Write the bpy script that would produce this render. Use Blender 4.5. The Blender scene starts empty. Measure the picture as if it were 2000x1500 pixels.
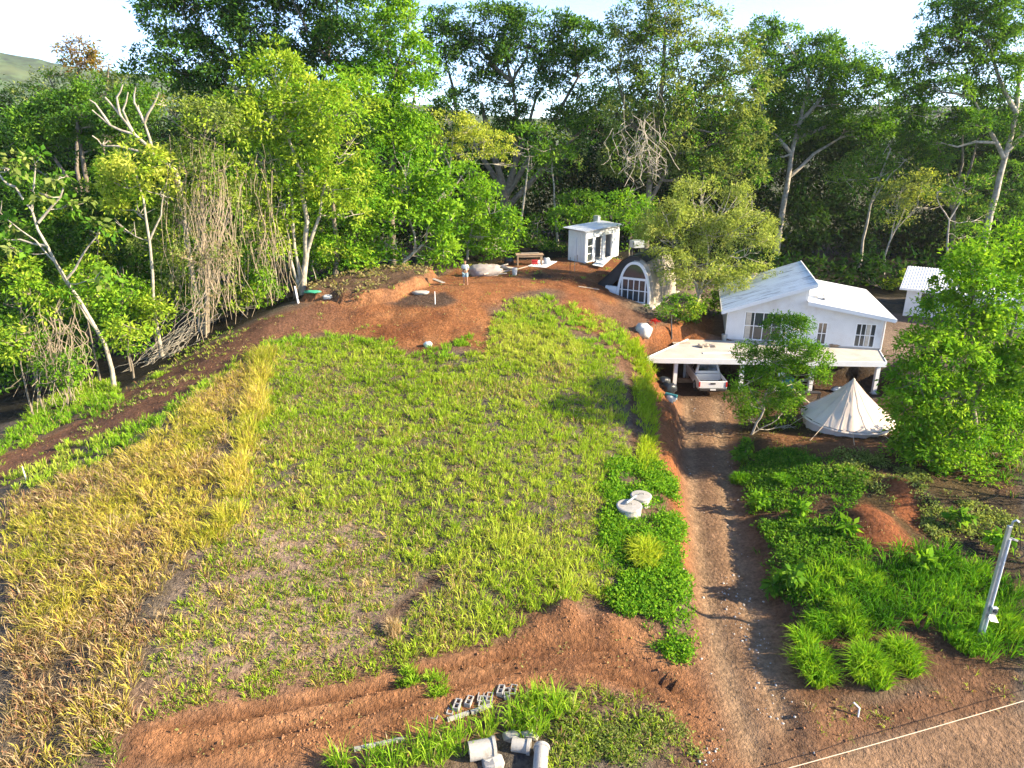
import bpy, math, random
import numpy as np
from mathutils import Vector, Matrix

# ---------------------------------------------------------------- camera, sky, sun, exposure
S = bpy.context.scene
C = S.collection
R = math.radians
rng = np.random.default_rng(11)
random.seed(11)
CAMZ, PITCH, F = 16.5, 20.0, 1386.0            # drone 16.5 m above the driveway, pitched 20 degrees down
cd = bpy.data.cameras.new('camera'); cam = bpy.data.objects.new('camera', cd); C.objects.link(cam)
cam.location = (0, 0, CAMZ); cam.rotation_euler = (R(90 - PITCH), 0, 0)
cd.sensor_width = 36; cd.lens = 36 * F / 2000; cd.clip_start = 0.2; cd.clip_end = 20000
S.camera = cam
SUN_EL, SUN_DIR = 26.0, (0.977, -0.212)          # low sun from the right, a little behind the camera
W = bpy.data.worlds.new('World'); S.world = W; W.use_nodes = True
nt = W.node_tree; bg = nt.nodes['Background']
sky = nt.nodes.new('ShaderNodeTexSky'); sky.sky_type = 'NISHITA'; sky.sun_disc = False
sky.sun_elevation = R(SUN_EL); sky.sun_rotation = math.atan2(SUN_DIR[0], SUN_DIR[1])
sky.altitude = 100; sky.air_density = 0.5; sky.dust_density = 0.15; sky.ozone_density = 2.5
nt.links.new(sky.outputs[0], bg.inputs[0]); bg.inputs[1].default_value = 0.14
sl = bpy.data.lights.new('sun', 'SUN'); sl.energy = 5.0; sl.angle = R(0.55); sl.color = (1.0, 0.83, 0.57)
so = bpy.data.objects.new('sun', sl); C.objects.link(so)
ce = math.cos(R(SUN_EL)); sv = Vector((SUN_DIR[0] * ce, SUN_DIR[1] * ce, math.sin(R(SUN_EL))))
so.rotation_euler = sv.to_track_quat('Z', 'Y').to_euler(); so.location = sv * 200
vs = S.view_settings; vs.view_transform = 'Standard'; vs.look = 'None'; vs.gamma = 1; vs.exposure = 1.85
vs.use_curve_mapping = False
S.render.engine = 'CYCLES'
cy = S.cycles
cy.max_bounces = 4; cy.diffuse_bounces = 2; cy.transmission_bounces = 4; cy.glossy_bounces = 2; cy.transparent_max_bounces = 8
cy.use_adaptive_sampling = True; cy.adaptive_threshold = .02
cy.volume_bounces = 0; cy.caustics_reflective = False; cy.caustics_refractive = False

# ---------------------------------------------------------------- surveying helpers
cp, sp = math.cos(R(PITCH)), math.sin(R(PITCH))
def ray(px, py):
    a = (px - 1000) / F; b = -(py - 750) / F
    return (a, cp + b * sp, -sp + b * cp)
def PZ(px, py, z):
    d = ray(px, py); t = (z - CAMZ) / d[2]
    return (d[0] * t, d[1] * t, z)
def PY(px, py, Y):
    d = ray(px, py); t = Y / d[1]
    return (d[0] * t, Y, CAMZ + d[2] * t)
def pxm(Y, z=4.0):                              # photo pixels per metre at distance Y
    return F / (Y * cp + (CAMZ - z) * sp)
_T = np.random.default_rng(5).random((256, 256))
def vnoise(x, y, s=0):
    xi = np.floor(x).astype(int); yi = np.floor(y).astype(int); fx = x - xi; fy = y - yi
    fx = fx * fx * (3 - 2 * fx); fy = fy * fy * (3 - 2 * fy)
    g = lambda i, j: _T[(xi + i + 37 * s) & 255, (yi + j + 91 * s) & 255]
    return (g(0, 0) * (1 - fx) + g(1, 0) * fx) * (1 - fy) + (g(0, 1) * (1 - fx) + g(1, 1) * fx) * fy
def fbm(x, y, sc, o=4, s=0):
    v = 0; a = 0.5; x = np.asarray(x, float) / sc; y = np.asarray(y, float) / sc
    for k in range(o):
        v = v + a * (vnoise(x, y, s + k) - 0.5); x = x * 2.03 + 7.1; y = y * 2.03 + 3.3; a *= 0.5
    return v                                    # about -0.45..0.45
def sst(a, b, x):
    t = np.clip((x - a) / (b - a), 0, 1); return t * t * (3 - 2 * t)
def poly_sd(poly, x, y):                        # signed distance, negative inside
    x = np.asarray(x, float); y = np.asarray(y, float); d = np.full(x.shape, 1e18); ins = np.zeros(x.shape, bool)
    n = len(poly)
    for i in range(n):
        ax, ay = poly[i][:2]; bx, by = poly[(i + 1) % n][:2]
        ex, ey = bx - ax, by - ay; wx, wy = x - ax, y - ay
        t = np.clip((wx * ex + wy * ey) / (ex * ex + ey * ey + 1e-12), 0, 1)
        d = np.minimum(d, (wx - ex * t) ** 2 + (wy - ey * t) ** 2)
        c = ((ay > y) != (by > y)) & (x < (bx - ax) * (y - ay) / (by - ay + 1e-15) + ax)
        ins ^= c
    d = np.sqrt(d); return np.where(ins, -d, d)
def line_d(line, x, y):
    x = np.asarray(x, float); y = np.asarray(y, float); d = np.full(x.shape, 1e18)
    for (ax, ay), (bx, by) in zip([p[:2] for p in line[:-1]], [p[:2] for p in line[1:]]):
        ex, ey = bx - ax, by - ay; wx, wy = x - ax, y - ay
        t = np.clip((wx * ex + wy * ey) / (ex * ex + ey * ey + 1e-12), 0, 1)
        d = np.minimum(d, (wx - ex * t) ** 2 + (wy - ey * t) ** 2)
    return np.sqrt(d)

# ---------------------------------------------------------------- the lie of the land
SPOT = [  # photo position and height of the ground there
 (1530,1480,-.25),(1500,1350,-.1),(1430,1150,0),(1400,1000,0),(1380,900,0),(1370,800,0),(1450,1150,.1),(1380,1250,0),
 (1700,1480,-.6),(1980,1430,-.5),(1990,1490,-.6),(1850,1490,-.6),
 (1480,900,.5),(1600,930,1.0),(1560,1050,.8),(1750,1020,1.1),(1600,1200,.6),(1700,1150,.8),(1700,1300,.35),(1910,1255,.4),(1900,1120,.9),(1850,1360,-.15),
 (1580,1380,.0),(1640,850,.8),(1740,850,.85),(1560,840,.6),(1850,900,1.0),(1980,1000,1.0),(1650,790,.6),(1980,850,1.4),
 (1780,640,2.2),(1900,650,2.3),
 (1270,830,2.0),(1290,930,1.5),(1300,1050,1.1),(1320,1150,.7),(1330,1250,.3),(1235,690,3.2),(1250,760,2.6),
 (1200,700,3.3),(1200,820,2.3),(1200,950,1.6),(1180,1100,1.0),(1200,1250,.4),(1250,1000,1.4),
 (1000,640,4.1),(1000,760,3.3),(1000,900,2.5),(1000,1050,1.7),(1000,1180,1.0),(1000,1290,.35),(1000,1480,0.1),(1200,1330,.15),(1200,1480,0),
 (750,690,3.8),(750,850,2.9),(750,1000,2.1),(750,1200,1.1),(700,1330,.5),(550,1000,2.4),(500,1200,1.5),(400,1400,.6),(550,800,3.3),(520,690,4.1),
 (700,1480,.2),(400,1490,.3),
 (450,850,3.3),(400,1050,2.5),(300,1250,1.6),(230,1400,1.0),(100,1100,1.9),(50,1000,1.6),(50,1300,1.0),(50,1480,.5),(200,950,2.2),(300,880,2.7),
 (400,720,3.5),(200,850,2.0),(0,930,1.0),(560,620,5.0),(100,830,1.0),(0,830,.2),(300,740,2.2),(100,780,0.2),(420,650,3.2),
 (650,600,5.3),(800,588,5.5),(900,588,5.5),(1000,570,5.5),(900,545,5.5),(1050,530,5.5),(1100,515,5.4),(700,560,5.6),(1000,520,5.5),(1150,500,5.3),
 (840,685,3.8),(930,680,3.9),(700,662,4.1),(640,650,4.3),(600,655,4.4),
 (1130,600,4.7),(1172,548,5.0),(1178,575,4.7),(1100,640,4.2),(1190,630,3.9),(1240,605,3.9),(1300,580,3.9),(1270,640,3.7),(1350,600,3.6),(1330,635,3.2),
]
ANCH = [(-60,55,-6),(-45,70,-5),(-70,100,-10),(-30,85,-1),(0,85,4),(-10,68,5),(20,80,2),(45,80,1.5),(45,60,2.2),(0,120,0),(50,120,0),(-60,120,-10),
        (60,30,1),(60,10,-.6),(30,5,-.7),(0,4,-.1),(-30,5,0),(-60,10,0),(-60,30,0),(35,48,2.2),(28,60,2.2),(15,70,3.5)]
CPTS = np.array([PZ(*s) for s in SPOT] + ANCH)
def _tps(r2): return np.where(r2 > 1e-12, 0.5 * r2 * np.log(r2 + 1e-12), 0)
_n = len(CPTS); _K = _tps(((CPTS[:, None, :2] - CPTS[None, :, :2]) ** 2).sum(-1)) + np.eye(_n) * 2.0
_P = np.c_[np.ones(_n), CPTS[:, :2]]; _A = np.zeros((_n + 3, _n + 3)); _A[:_n, :_n] = _K; _A[:_n, _n:] = _P; _A[_n:, :_n] = _P.T
_w = np.linalg.solve(_A, np.r_[CPTS[:, 2], 0, 0, 0])
def tps(x, y):
    out = np.empty(x.size)
    xf, yf = x.ravel(), y.ravel()
    for i in range(0, xf.size, 20000):
        a, b = xf[i:i + 20000], yf[i:i + 20000]
        r2 = (a[:, None] - CPTS[:, 0]) ** 2 + (b[:, None] - CPTS[:, 1]) ** 2
        out[i:i + 20000] = _tps(r2) @ _w[:_n] + _w[_n] + _w[_n + 1] * a + _w[_n + 2] * b
    return out.reshape(x.shape)
# house frame (found from its roof corners)
HO = np.array([14.55, 47.8]); HU = np.array([0.971, -0.240]); HV = np.array([0.240, 0.971])
def hxy(u, v): p = HO + HU * u + HV * v; return (p[0], p[1])
SLZ = 2.25
SLAB = [PZ(1262,700,SLZ)[:2], PZ(1730,708,SLZ)[:2], PZ(1714,681,SLZ)[:2], PZ(1424,665,SLZ)[:2], PZ(1345,663,SLZ)[:2]]
CUT = [(8.3,43.6),(9.5,41.5),(25,41.0),(25.6,45.2),(15.2,47.6),(12.6,48.4),(9.2,46.2)]
HPAD = [hxy(-1.2,1.0), hxy(12.2,1.0), hxy(12.2,11), hxy(-1.2,11)]
POD = [(10.3,52.2),(8.05,53.5),(10.9,58.4),(13.2,57.1)]
DRIVE = [PZ(a,b,0)[:2] for a,b in [(1326,770),(1424,770),(1434,860),(1437,940),(1462,1040),(1492,1130),(1524,1250),(1556,1350),(1626,1500),(1420,1500),(1404,1420),(1376,1340),(1358,1250),(1352,1120),(1340,1000),(1328,900)]]
RUTS = [[PZ(a,b,0)[:2] for a,b in l] for l in ([(1345,780),(1352,900),(1368,1050),(1390,1200),(1430,1350),(1490,1500)],[(1402,780),(1412,900),(1430,1040),(1460,1180),(1505,1340),(1570,1500)])]
TRUT = [[PZ(a,b,.3)[:2] for a,b in l] for l in ([(1340,1350),(1270,1300),(1180,1270),(1060,1275),(920,1305),(760,1345),(560,1390),(330,1440)],
        [(1300,1370),(1230,1325),(1130,1300),(1020,1305),(880,1345),(700,1390),(500,1440),(330,1490)],[(1310,1330),(1220,1295),(1120,1285),(1000,1290),(820,1325)])]
def bump_at(x, y, cx, cy, r, h, asp=1.0, rot=0.0):
    dx, dy = x - cx, y - cy; c, s = math.cos(rot), math.sin(rot)
    a, b = (dx * c + dy * s) / (r * asp), (-dx * s + dy * c) / r
    return h * np.exp(-(a * a + b * b) * 1.6)
BUMPS = []
def H(x, y, fine=True):
    x = np.asarray(x, float); y = np.asarray(y, float)
    h = tps(x, y)
    far = np.maximum(np.maximum(np.abs(x) - 62, y - 118), 4 - y)
    h = np.clip(h, -12, 7.5)
    h = h + (-12 - h) * sst(0, 60, far)
    # the low earth ledge dug behind the terrace
    L = [PY(590,590,50)[:2], PY(700,560,53.5)[:2], PY(838,545,55.5)[:2]]
    # cuts
    w = sst(1.0, -0.9, poly_sd(HPAD, x, y)); h = h * (1 - w) + 2.15 * w
    w = sst(.5, -0.3, poly_sd(POD, x, y) - .3); h = h * (1 - w) + 3.85 * w
    w = sst(0.55, -0.45, poly_sd(CUT, x, y) + fbm(x, y, 1.2, 2, 9) * .8); h = h * (1 - w) + 0.0 * w
    w = sst(0.6, -0.3, poly_sd(DRIVE, x, y)); h = h * (1 - w) + (np.minimum(h, 0.02) * .5) * w
    w = sst(0.10, -0.14, poly_sd(LEDGE, x, y) + fbm(x, y, 1.0, 3, 3) * .8); h = h + (0.7 + fbm(x, y, .7, 3, 6) * .4) * w
    for b in BUMPS: h = h + bump_at(x, y, *b)
    we = sst(.6, -.4, poly_sd(ERO, x, y)); h = h - we * (.30 * np.abs(fbm(x * 1.6, y * .5, .9, 3, 17)) + .10 * np.abs(fbm(x * 2.5, y, .5, 2, 19)))
    if fine:
        near = sst(80, 30, far)
        dr = np.minimum(line_d(RUTS[0], x, y), line_d(RUTS[1], x, y))
        h = h - 0.11 * np.exp(-(dr / .26) ** 2) * near
        for k, l in enumerate(TRUT):
            d = line_d(l, x, y); h = h + (-0.13 * np.exp(-(d / .15) ** 2) + .08 * np.exp(-((d - .30) / .11) ** 2)) * near * (.6 + 1.2 * fbm(x, y, .8, 2, 12) + .4)
        ind = sst(0.2, -0.4, poly_sd(DRIVE, x, y))
        h = h + (fbm(x, y, 2.2, 5, 1) * .30 + fbm(x, y, .5, 3, 4) * .10) * (1 - .75 * ind) * sst(-.2, .6, poly_sd(CUT, x, y))
    return h
ERO = [PZ(*q, 4.7)[:2] for q in [(540,650),(600,622),(700,606),(860,600),(960,606),(950,690),(880,668),(830,692),(720,660),(640,648)]]
LEDGE = [PZ(700,592,5.5)[:2], PZ(770,585,5.5)[:2], PZ(838,566,5.5)[:2], PZ(846,540,5.6)[:2], PZ(760,530,5.6)[:2], PZ(600,560,5.6)[:2], PZ(590,580,5.6)[:2]]
BUMPS += [(*PZ(1105,1208,.7)[:2], .7, .75), (*PZ(1190,1222,.6)[:2], .55, .4, 1.5, .3), (*PZ(1055,1222,.7)[:2], .6, .25),
          (*PZ(1705,1030,1.0)[:2], 1.5, .6, .75, .4), (*PZ(1768,968,1.0)[:2], 1.6, .7, .65, .4), (*PZ(1490,855,.5)[:2], .9, .35, 1.5, 0), (*PZ(1640,885,.8)[:2], .9, .3, 1.8, -.3),
          (*PZ(1585,1400,0)[:2], .6, .2), (*PZ(760,600,5.4)[:2], 1.2, -.15)]
def gh(x, y): return float(H(np.array([x]), np.array([y]))[0])
_Y = np.r_[np.arange(9, 70, .2), np.arange(70, 130, .6)]
def hit(px, py):                                # where the ray through a photo point meets the ground
    d = np.array(ray(px, py)); t = _Y / d[1]
    g = H(d[0] * t, _Y); k = np.argmax(CAMZ + d[2] * t < g)
    if k == 0: k = len(_Y) - 1
    a = (CAMZ + d[2] * t - g); f = a[k - 1] / (a[k - 1] - a[k] + 1e-9); f = min(max(f, 0), 1)
    tt = t[k - 1] + (t[k] - t[k - 1]) * f
    return (d[0] * tt, d[1] * tt, gh(d[0] * tt, d[1] * tt))
def wp(pts): return [hit(a, b)[:2] for a, b in pts]

# ---------------------------------------------------------------- object helpers
def tag(o, label=None, cat=None, group=None, kind=None):
    if label: o['label'] = label
    if cat: o['category'] = cat
    if group: o['group'] = group
    if kind: o['kind'] = kind
    return o
def empty(name, loc=(0, 0, 0), rz=0.0, label=None, cat=None, group=None):
    o = bpy.data.objects.new(name, None); C.objects.link(o); o.location = loc; o.rotation_euler = (0, 0, rz); o.empty_display_size = .2
    return tag(o, label, cat, group)
def raw_mesh(name, V, loops, starts, mats, smooth=False, col=None):
    me = bpy.data.meshes.new(name); V = np.asarray(V, np.float32)
    me.vertices.add(len(V)); me.vertices.foreach_set('co', V.ravel())
    me.loops.add(len(loops)); me.loops.foreach_set('vertex_index', np.asarray(loops, np.int32))
    me.polygons.add(len(starts)); me.polygons.foreach_set('loop_start', np.asarray(starts, np.int32))
    if smooth: me.polygons.foreach_set('use_smooth', np.ones(len(starts), bool))
    me.update(calc_edges=True)
    if col is not None:
        a = me.color_attributes.new('Col', 'FLOAT_COLOR', 'POINT')
        a.data.foreach_set('color', np.c_[np.asarray(col, np.float32), np.ones(len(col), np.float32)].ravel().astype(np.float32))
    me.materials.append(mats); return me
def link(name, me, parent=None, loc=(0, 0, 0), rot=(0, 0, 0)):
    o = bpy.data.objects.new(name, me); C.objects.link(o); o.location = loc; o.rotation_euler = rot
    if parent is not None: o.parent = parent
    return o
class MB:
    def __init__(s): s.v = []; s.f = []
    def add(s, vs, fs):
        b = len(s.v); s.v += [tuple(p) for p in vs]; s.f += [tuple(i + b for i in f) for f in fs]; return s
    def box(s, x0, x1, y0, y1, z0, z1, M=None):
        vs = [(x, y, z) for z in (z0, z1) for x, y in ((x0, y0), (x1, y0), (x1, y1), (x0, y1))]
        if M is not None: vs = [M @ Vector(p) for p in vs]
        return s.add(vs, [(0, 3, 2, 1), (4, 5, 6, 7), (0, 1, 5, 4), (1, 2, 6, 5), (2, 3, 7, 6), (3, 0, 4, 7)])
    def bar(s, a, b, w, h=None, up=(0, 0, 1)):   # rectangular bar between two points
        a, b = Vector(a), Vector(b); d = (b - a).normalized(); u = Vector(up)
        if abs(d.dot(u)) > .98: u = Vector((1, 0, 0))
        sx = d.cross(u).normalized(); uz = sx.cross(d); h = h or w
        vs = [p + sx * (i * w / 2) + uz * (j * h / 2) for p in (a, b) for i, j in ((-1, -1), (1, -1), (1, 1), (-1, 1))]
        return s.add(vs, [(0, 3, 2, 1), (4, 5, 6, 7), (0, 1, 5, 4), (1, 2, 6, 5), (2, 3, 7, 6), (3, 0, 4, 7)])
    def tube(s, pts, rad, n=8, cap=True):
        pts = [Vector(p) for p in pts]; k = len(pts); rad = rad if hasattr(rad, '__len__') else [rad] * k
        b = len(s.v); u = None
        for i, p in enumerate(pts):
            d = (pts[min(i + 1, k - 1)] - pts[max(i - 1, 0)]).normalized()
            if u is None:
                u = Vector((1, 0, 0)) if abs(d.x) < .8 else Vector((0, 1, 0))
            u = (u - d * u.dot(d)).normalized(); w = d.cross(u)
            for j in range(n):
                a = 2 * math.pi * j / n; s.v.append(tuple(p + (u * math.cos(a) + w * math.sin(a)) * rad[i]))
        for i in range(k - 1):
            for j in range(n):
                j2 = (j + 1) % n; s.f.append((b + i * n + j, b + i * n + j2, b + (i + 1) * n + j2, b + (i + 1) * n + j))
        if cap: s.f.append(tuple(b + j for j in reversed(range(n)))); s.f.append(tuple(b + (k - 1) * n + j for j in range(n)))
        return s
    def lathe(s, prof, n=24, M=None):
        b = len(s.v)
        for r, z in prof:
            for j in range(n):
                a = 2 * math.pi * j / n; p = Vector((r * math.cos(a), r * math.sin(a), z)); s.v.append(tuple(M @ p if M is not None else p))
        for i in range(len(prof) - 1):
            for j in range(n):
                j2 = (j + 1) % n; s.f.append((b + i * n + j, b + i * n + j2, b + (i + 1) * n + j2, b + (i + 1) * n + j))
        return s
    def prism(s, poly, axis, a0, a1):            # poly extruded along an axis ('x','y','z')
        n = len(poly)
        def P(p, a): return {'x': (a, p[0], p[1]), 'y': (p[0], a, p[1]), 'z': (p[0], p[1], a)}[axis]
        return s.add([P(p, a0) for p in poly] + [P(p, a1) for p in poly],
                     [tuple(reversed(range(n))), tuple(range(n, 2 * n))] + [(i, (i + 1) % n, n + (i + 1) % n, n + i) for i in range(n)])
    def mesh(s, name, m, smooth=False, bevel=0):
        me = bpy.data.meshes.new(name); me.from_pydata(s.v, [], s.f)
        import bmesh
        bm = bmesh.new(); bm.from_mesh(me); bmesh.ops.recalc_face_normals(bm, faces=bm.faces)
        if bevel: bmesh.ops.bevel(bm, geom=bm.edges[:], offset=bevel, segments=1, affect='EDGES', clamp_overlap=True)
        bm.to_mesh(me); bm.free()
        if smooth: me.polygons.foreach_set('use_smooth', np.ones(len(me.polygons), bool))
        me.materials.append(m); return me
    def build(s, name, m, parent=None, loc=(0, 0, 0), rot=(0, 0, 0), smooth=False, bevel=0):
        return link(name, s.mesh(name, m, smooth, bevel), parent, loc, rot)
def one(name, mb, m, label, cat, loc=(0, 0, 0), rot=(0, 0, 0), group=None, smooth=False, bevel=0):
    return tag(mb.build(name, m, None, loc, rot, smooth, bevel), label, cat, group)
def copy_tree(o, parent=None):
    c = o.copy(); C.objects.link(c); c.parent = parent
    for ch in list(o.children): copy_tree(ch, c)
    return c

# ---------------------------------------------------------------- materials
def mat(name, col, rough=.7, metal=0.0, var=0.0, scale=3.0, bump=0.0, bscale=20.0, spec=.5, stain=None, sscale=2.0, samt=.5, stretch=None):
    m = bpy.data.materials.new(name); m.use_nodes = True; t = m.node_tree; N = t.nodes; L = t.links
    b = N['Principled BSDF']; b.inputs['Roughness'].default_value = rough; b.inputs['Metallic'].default_value = metal
    b.inputs['Specular IOR Level'].default_value = spec; b.inputs['Base Color'].default_value = (*col, 1)
    tc = N.new('ShaderNodeTexCoord'); src = tc.outputs['Object']
    if stretch:
        mp = N.new('ShaderNodeMapping'); mp.inputs['Scale'].default_value = stretch; L.new(src, mp.inputs[0]); src = mp.outputs[0]
    out = None
    if var:
        n = N.new('ShaderNodeTexNoise'); n.inputs['Scale'].default_value = scale; n.inputs['Detail'].default_value = 3; L.new(src, n.inputs['Vector'])
        mr = N.new('ShaderNodeMapRange'); mr.inputs[1].default_value = .3; mr.inputs[2].default_value = .7; mr.inputs[3].default_value = 1 - var; mr.inputs[4].default_value = 1 + var * .6
        L.new(n.outputs[0], mr.inputs[0]); mx = N.new('ShaderNodeMix'); mx.data_type = 'RGBA'; mx.blend_type = 'MULTIPLY'; mx.inputs[0].default_value = 1
        mx.inputs[6].default_value = (*col, 1); L.new(mr.outputs[0], mx.inputs[7]); out = mx.outputs[2]
    if stain:
        n = N.new('ShaderNodeTexNoise'); n.inputs['Scale'].default_value = sscale; n.inputs['Detail'].default_value = 4; n.inputs['Roughness'].default_value = .65; L.new(src, n.inputs['Vector'])
        mr = N.new('ShaderNodeMapRange'); mr.inputs[1].default_value = .5; mr.inputs[2].default_value = .68; mr.inputs[3].default_value = 0; mr.inputs[4].default_value = samt
        L.new(n.outputs[0], mr.inputs[0]); mx = N.new('ShaderNodeMix'); mx.data_type = 'RGBA'; L.new(mr.outputs[0], mx.inputs[0])
        if out: L.new(out, mx.inputs[6])
        else: mx.inputs[6].default_value = (*col, 1)
        mx.inputs[7].default_value = (*stain, 1); out = mx.outputs[2]
    if out: L.new(out, b.inputs['Base Color'])
    if bump:
        n = N.new('ShaderNodeTexNoise'); n.inputs['Scale'].default_value = bscale; n.inputs['Detail'].default_value = 5; L.new(src, n.inputs['Vector'])
        bp = N.new('ShaderNodeBump'); bp.inputs['Strength'].default_value = bump; bp.inputs['Distance'].default_value = .03; L.new(n.outputs[0], bp.inputs['Height']); L.new(bp.outputs[0], b.inputs['Normal'])
    return m
def leaf_mat(name, trans=.4, gloss=.06, tint=(1.15, 1.1, .55)):
    m = bpy.data.materials.new(name); m.use_nodes = True; t = m.node_tree; N = t.nodes; L = t.links; N.remove(N['Principled BSDF'])
    a = N.new('ShaderNodeVertexColor'); a.layer_name = 'Col'
    d = N.new('ShaderNodeBsdfDiffuse'); L.new(a.outputs[0], d.inputs[0])
    mu = N.new('ShaderNodeMix'); mu.data_type = 'RGBA'; mu.blend_type = 'MULTIPLY'; mu.inputs[0].default_value = 1; L.new(a.outputs[0], mu.inputs[6]); mu.inputs[7].default_value = (*tint, 1)
    tr = N.new('ShaderNodeBsdfTranslucent'); L.new(mu.outputs[2], tr.inputs[0])
    x = N.new('ShaderNodeMixShader'); x.inputs[0].default_value = trans; L.new(d.outputs[0], x.inputs[1]); L.new(tr.outputs[0], x.inputs[2])
    if gloss <= 0:
        L.new(x.outputs[0], N['Material Output'].inputs[0]); return m
    g = N.new('ShaderNodeBsdfGlossy'); g.inputs['Roughness'].default_value = .45; g.inputs[0].default_value = (.8, .85, .8, 1)
    y = N.new('ShaderNodeMixShader'); y.inputs[0].default_value = gloss; L.new(x.outputs[0], y.inputs[1]); L.new(g.outputs[0], y.inputs[2])
    L.new(y.outputs[0], N['Material Output'].inputs[0]); return m
def ground_mat(name):
    m = bpy.data.materials.new(name); m.use_nodes = True; t = m.node_tree; N = t.nodes; L = t.links
    b = N['Principled BSDF']; b.inputs['Roughness'].default_value = .95; b.inputs['Specular IOR Level'].default_value = .15
    a = N.new('ShaderNodeVertexColor'); a.layer_name = 'Col'; tc = N.new('ShaderNodeTexCoord'); cur = a.outputs[0]
    for sc, lo, hi, det in ((1.3, .72, 1.25, 4), (7.0, .55, 1.4, 4)):
        n = N.new('ShaderNodeTexNoise'); n.inputs['Scale'].default_value = sc; n.inputs['Detail'].default_value = det; n.inputs['Roughness'].default_value = .65; L.new(tc.outputs['Object'], n.inputs['Vector'])
        mr = N.new('ShaderNodeMapRange'); mr.inputs[1].default_value = .28; mr.inputs[2].default_value = .72; mr.inputs[3].default_value = lo; mr.inputs[4].default_value = hi; L.new(n.outputs[0], mr.inputs[0])
        mx = N.new('ShaderNodeMix'); mx.data_type = 'RGBA'; mx.blend_type = 'MULTIPLY'; mx.inputs[0].default_value = 1; L.new(cur, mx.inputs[6]); L.new(mr.outputs[0], mx.inputs[7]); cur = mx.outputs[2]
    L.new(cur, b.inputs['Base Color'])
    n = N.new('ShaderNodeTexNoise'); n.inputs['Scale'].default_value = 5; n.inputs['Detail'].default_value = 4; n.inputs['Roughness'].default_value = .75; L.new(tc.outputs['Object'], n.inputs['Vector'])
    bp = N.new('ShaderNodeBump'); bp.inputs['Strength'].default_value = .9; bp.inputs['Distance'].default_value = .2; L.new(n.outputs[0], bp.inputs['Height']); L.new(bp.outputs[0], b.inputs['Normal'])
    return m
M = {}
M['ground'] = ground_mat('earth')
M['leaf'] = leaf_mat('leaf', .45, .0)
M['grass'] = leaf_mat('grass_blade', .42, .0)
M['bark'] = mat('bark', (.20, .17, .13), .9, var=.45, scale=4, bump=.5, bscale=14)
M['palebark'] = mat('pale_bark', (.42, .38, .31), .85, var=.4, scale=3, bump=.4, bscale=14, stain=(.16, .15, .11), sscale=2.5, samt=.7)
M['vine'] = mat('dry_vine', (.36, .29, .20), .9, var=.35, scale=2)
M['white'] = mat('white_paint', (.74, .75, .76), .6, var=.08, scale=.8, stain=(.46, .38, .31), sscale=1.1, samt=.28)
M['trim'] = mat('white_trim', (.82, .83, .84), .45, var=.03)
M['roof'] = mat('roof_sheet', (.66, .72, .74), .42, .0, var=.10, scale=1.2, stain=(.10, .10, .11), sscale=1.0, samt=.75, stretch=(.35, 2.6, 1))
M['roof2'] = mat('roof_sheet_clean', (.78, .80, .82), .4, .0, var=.06, scale=1, stain=(.30, .30, .31), sscale=1.2, samt=.3, stretch=(.4, 2.4, 1))
M['clad'] = mat('cladding', (.74, .78, .80), .5, var=.08, scale=1.5, stain=(.5, .46, .4), sscale=1.5, samt=.3)
M['glass'] = mat('window_glass', (.045, .055, .06), .08, 0, spec=.8)
M['darkin'] = mat('dark_interior', (.05, .05, .05), .8, var=.2)
M['curtain'] = mat('curtain', (.55, .5, .42), .9, var=.2, scale=6)
M['conc'] = mat('concrete', (.44, .42, .38), .85, var=.25, scale=1.5, bump=.3, bscale=30, stain=(.22, .19, .16), sscale=1.2, samt=.5)
M['slab'] = mat('slab_concrete', (.47, .44, .40), .75, var=.15, scale=.9, stain=(.33, .28, .22), sscale=.6, samt=.55)
M['shell'] = mat('plaster_shell', (.36, .31, .25), .9, var=.15, scale=1.2, bump=.12, bscale=8, stain=(.16, .16, .13), sscale=1.1, samt=.75)
M['membrane'] = mat('black_membrane', (.018, .02, .024), .6, var=.3, scale=2, bump=.5, bscale=4)
M['canvas'] = mat('canvas', (.76, .65, .57), .95, var=.07, scale=1.2, stain=(.48, .40, .33), sscale=.8, samt=.3)
M['rope'] = mat('rope', (.6, .5, .38), .9)
M['wood'] = mat('timber', (.36, .25, .16), .85, var=.4, scale=3, stretch=(1, 6, 6))
M['greywood'] = mat('weathered_timber', (.40, .34, .28), .9, var=.35, scale=3, stretch=(1, 6, 6))
M['tarp'] = mat('tarpaulin', (.36, .32, .29), .8, var=.25, scale=2, bump=.6, bscale=5)
M['steel'] = mat('galvanised_steel', (.46, .50, .52), .45, .6, var=.2, scale=4)
M['dark'] = mat('dark_metal', (.05, .05, .055), .6, .2, var=.2)
M['sheet'] = mat('white_sheet', (.66, .72, .76), .45, var=.1, scale=2)
M['bag'] = mat('white_bag', (.50, .51, .50), .8, var=.15, scale=3, bump=.8, bscale=7)
M['bagblue'] = mat('clear_plastic', (.50, .58, .64), .35, var=.3, scale=6, bump=.9, bscale=9)
M['blackbag'] = mat('black_bag', (.02, .022, .026), .35, bump=.9, bscale=8)
M['red'] = mat('red_paint', (.50, .03, .03), .4, var=.2)
M['blue'] = mat('blue_plastic', (.03, .12, .38), .45, var=.15)
M['green'] = mat('green_net', (.05, .35, .20), .7)
M['teal'] = mat('teal_plastic', (.05, .26, .28), .5)
M['car'] = mat('car_paint', (.80, .81, .82), .25, var=.02)
M['rubber'] = mat('rubber', (.025, .025, .025), .85)
M['carglass'] = mat('car_glass', (.015, .018, .02), .05, spec=.8)
M['lamp'] = mat('tail_lamp', (.45, .02, .02), .25)
M['plastic'] = mat('black_plastic', (.03, .03, .032), .6)
M['skin'] = mat('skin', (.38, .21, .14), .6)
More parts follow.
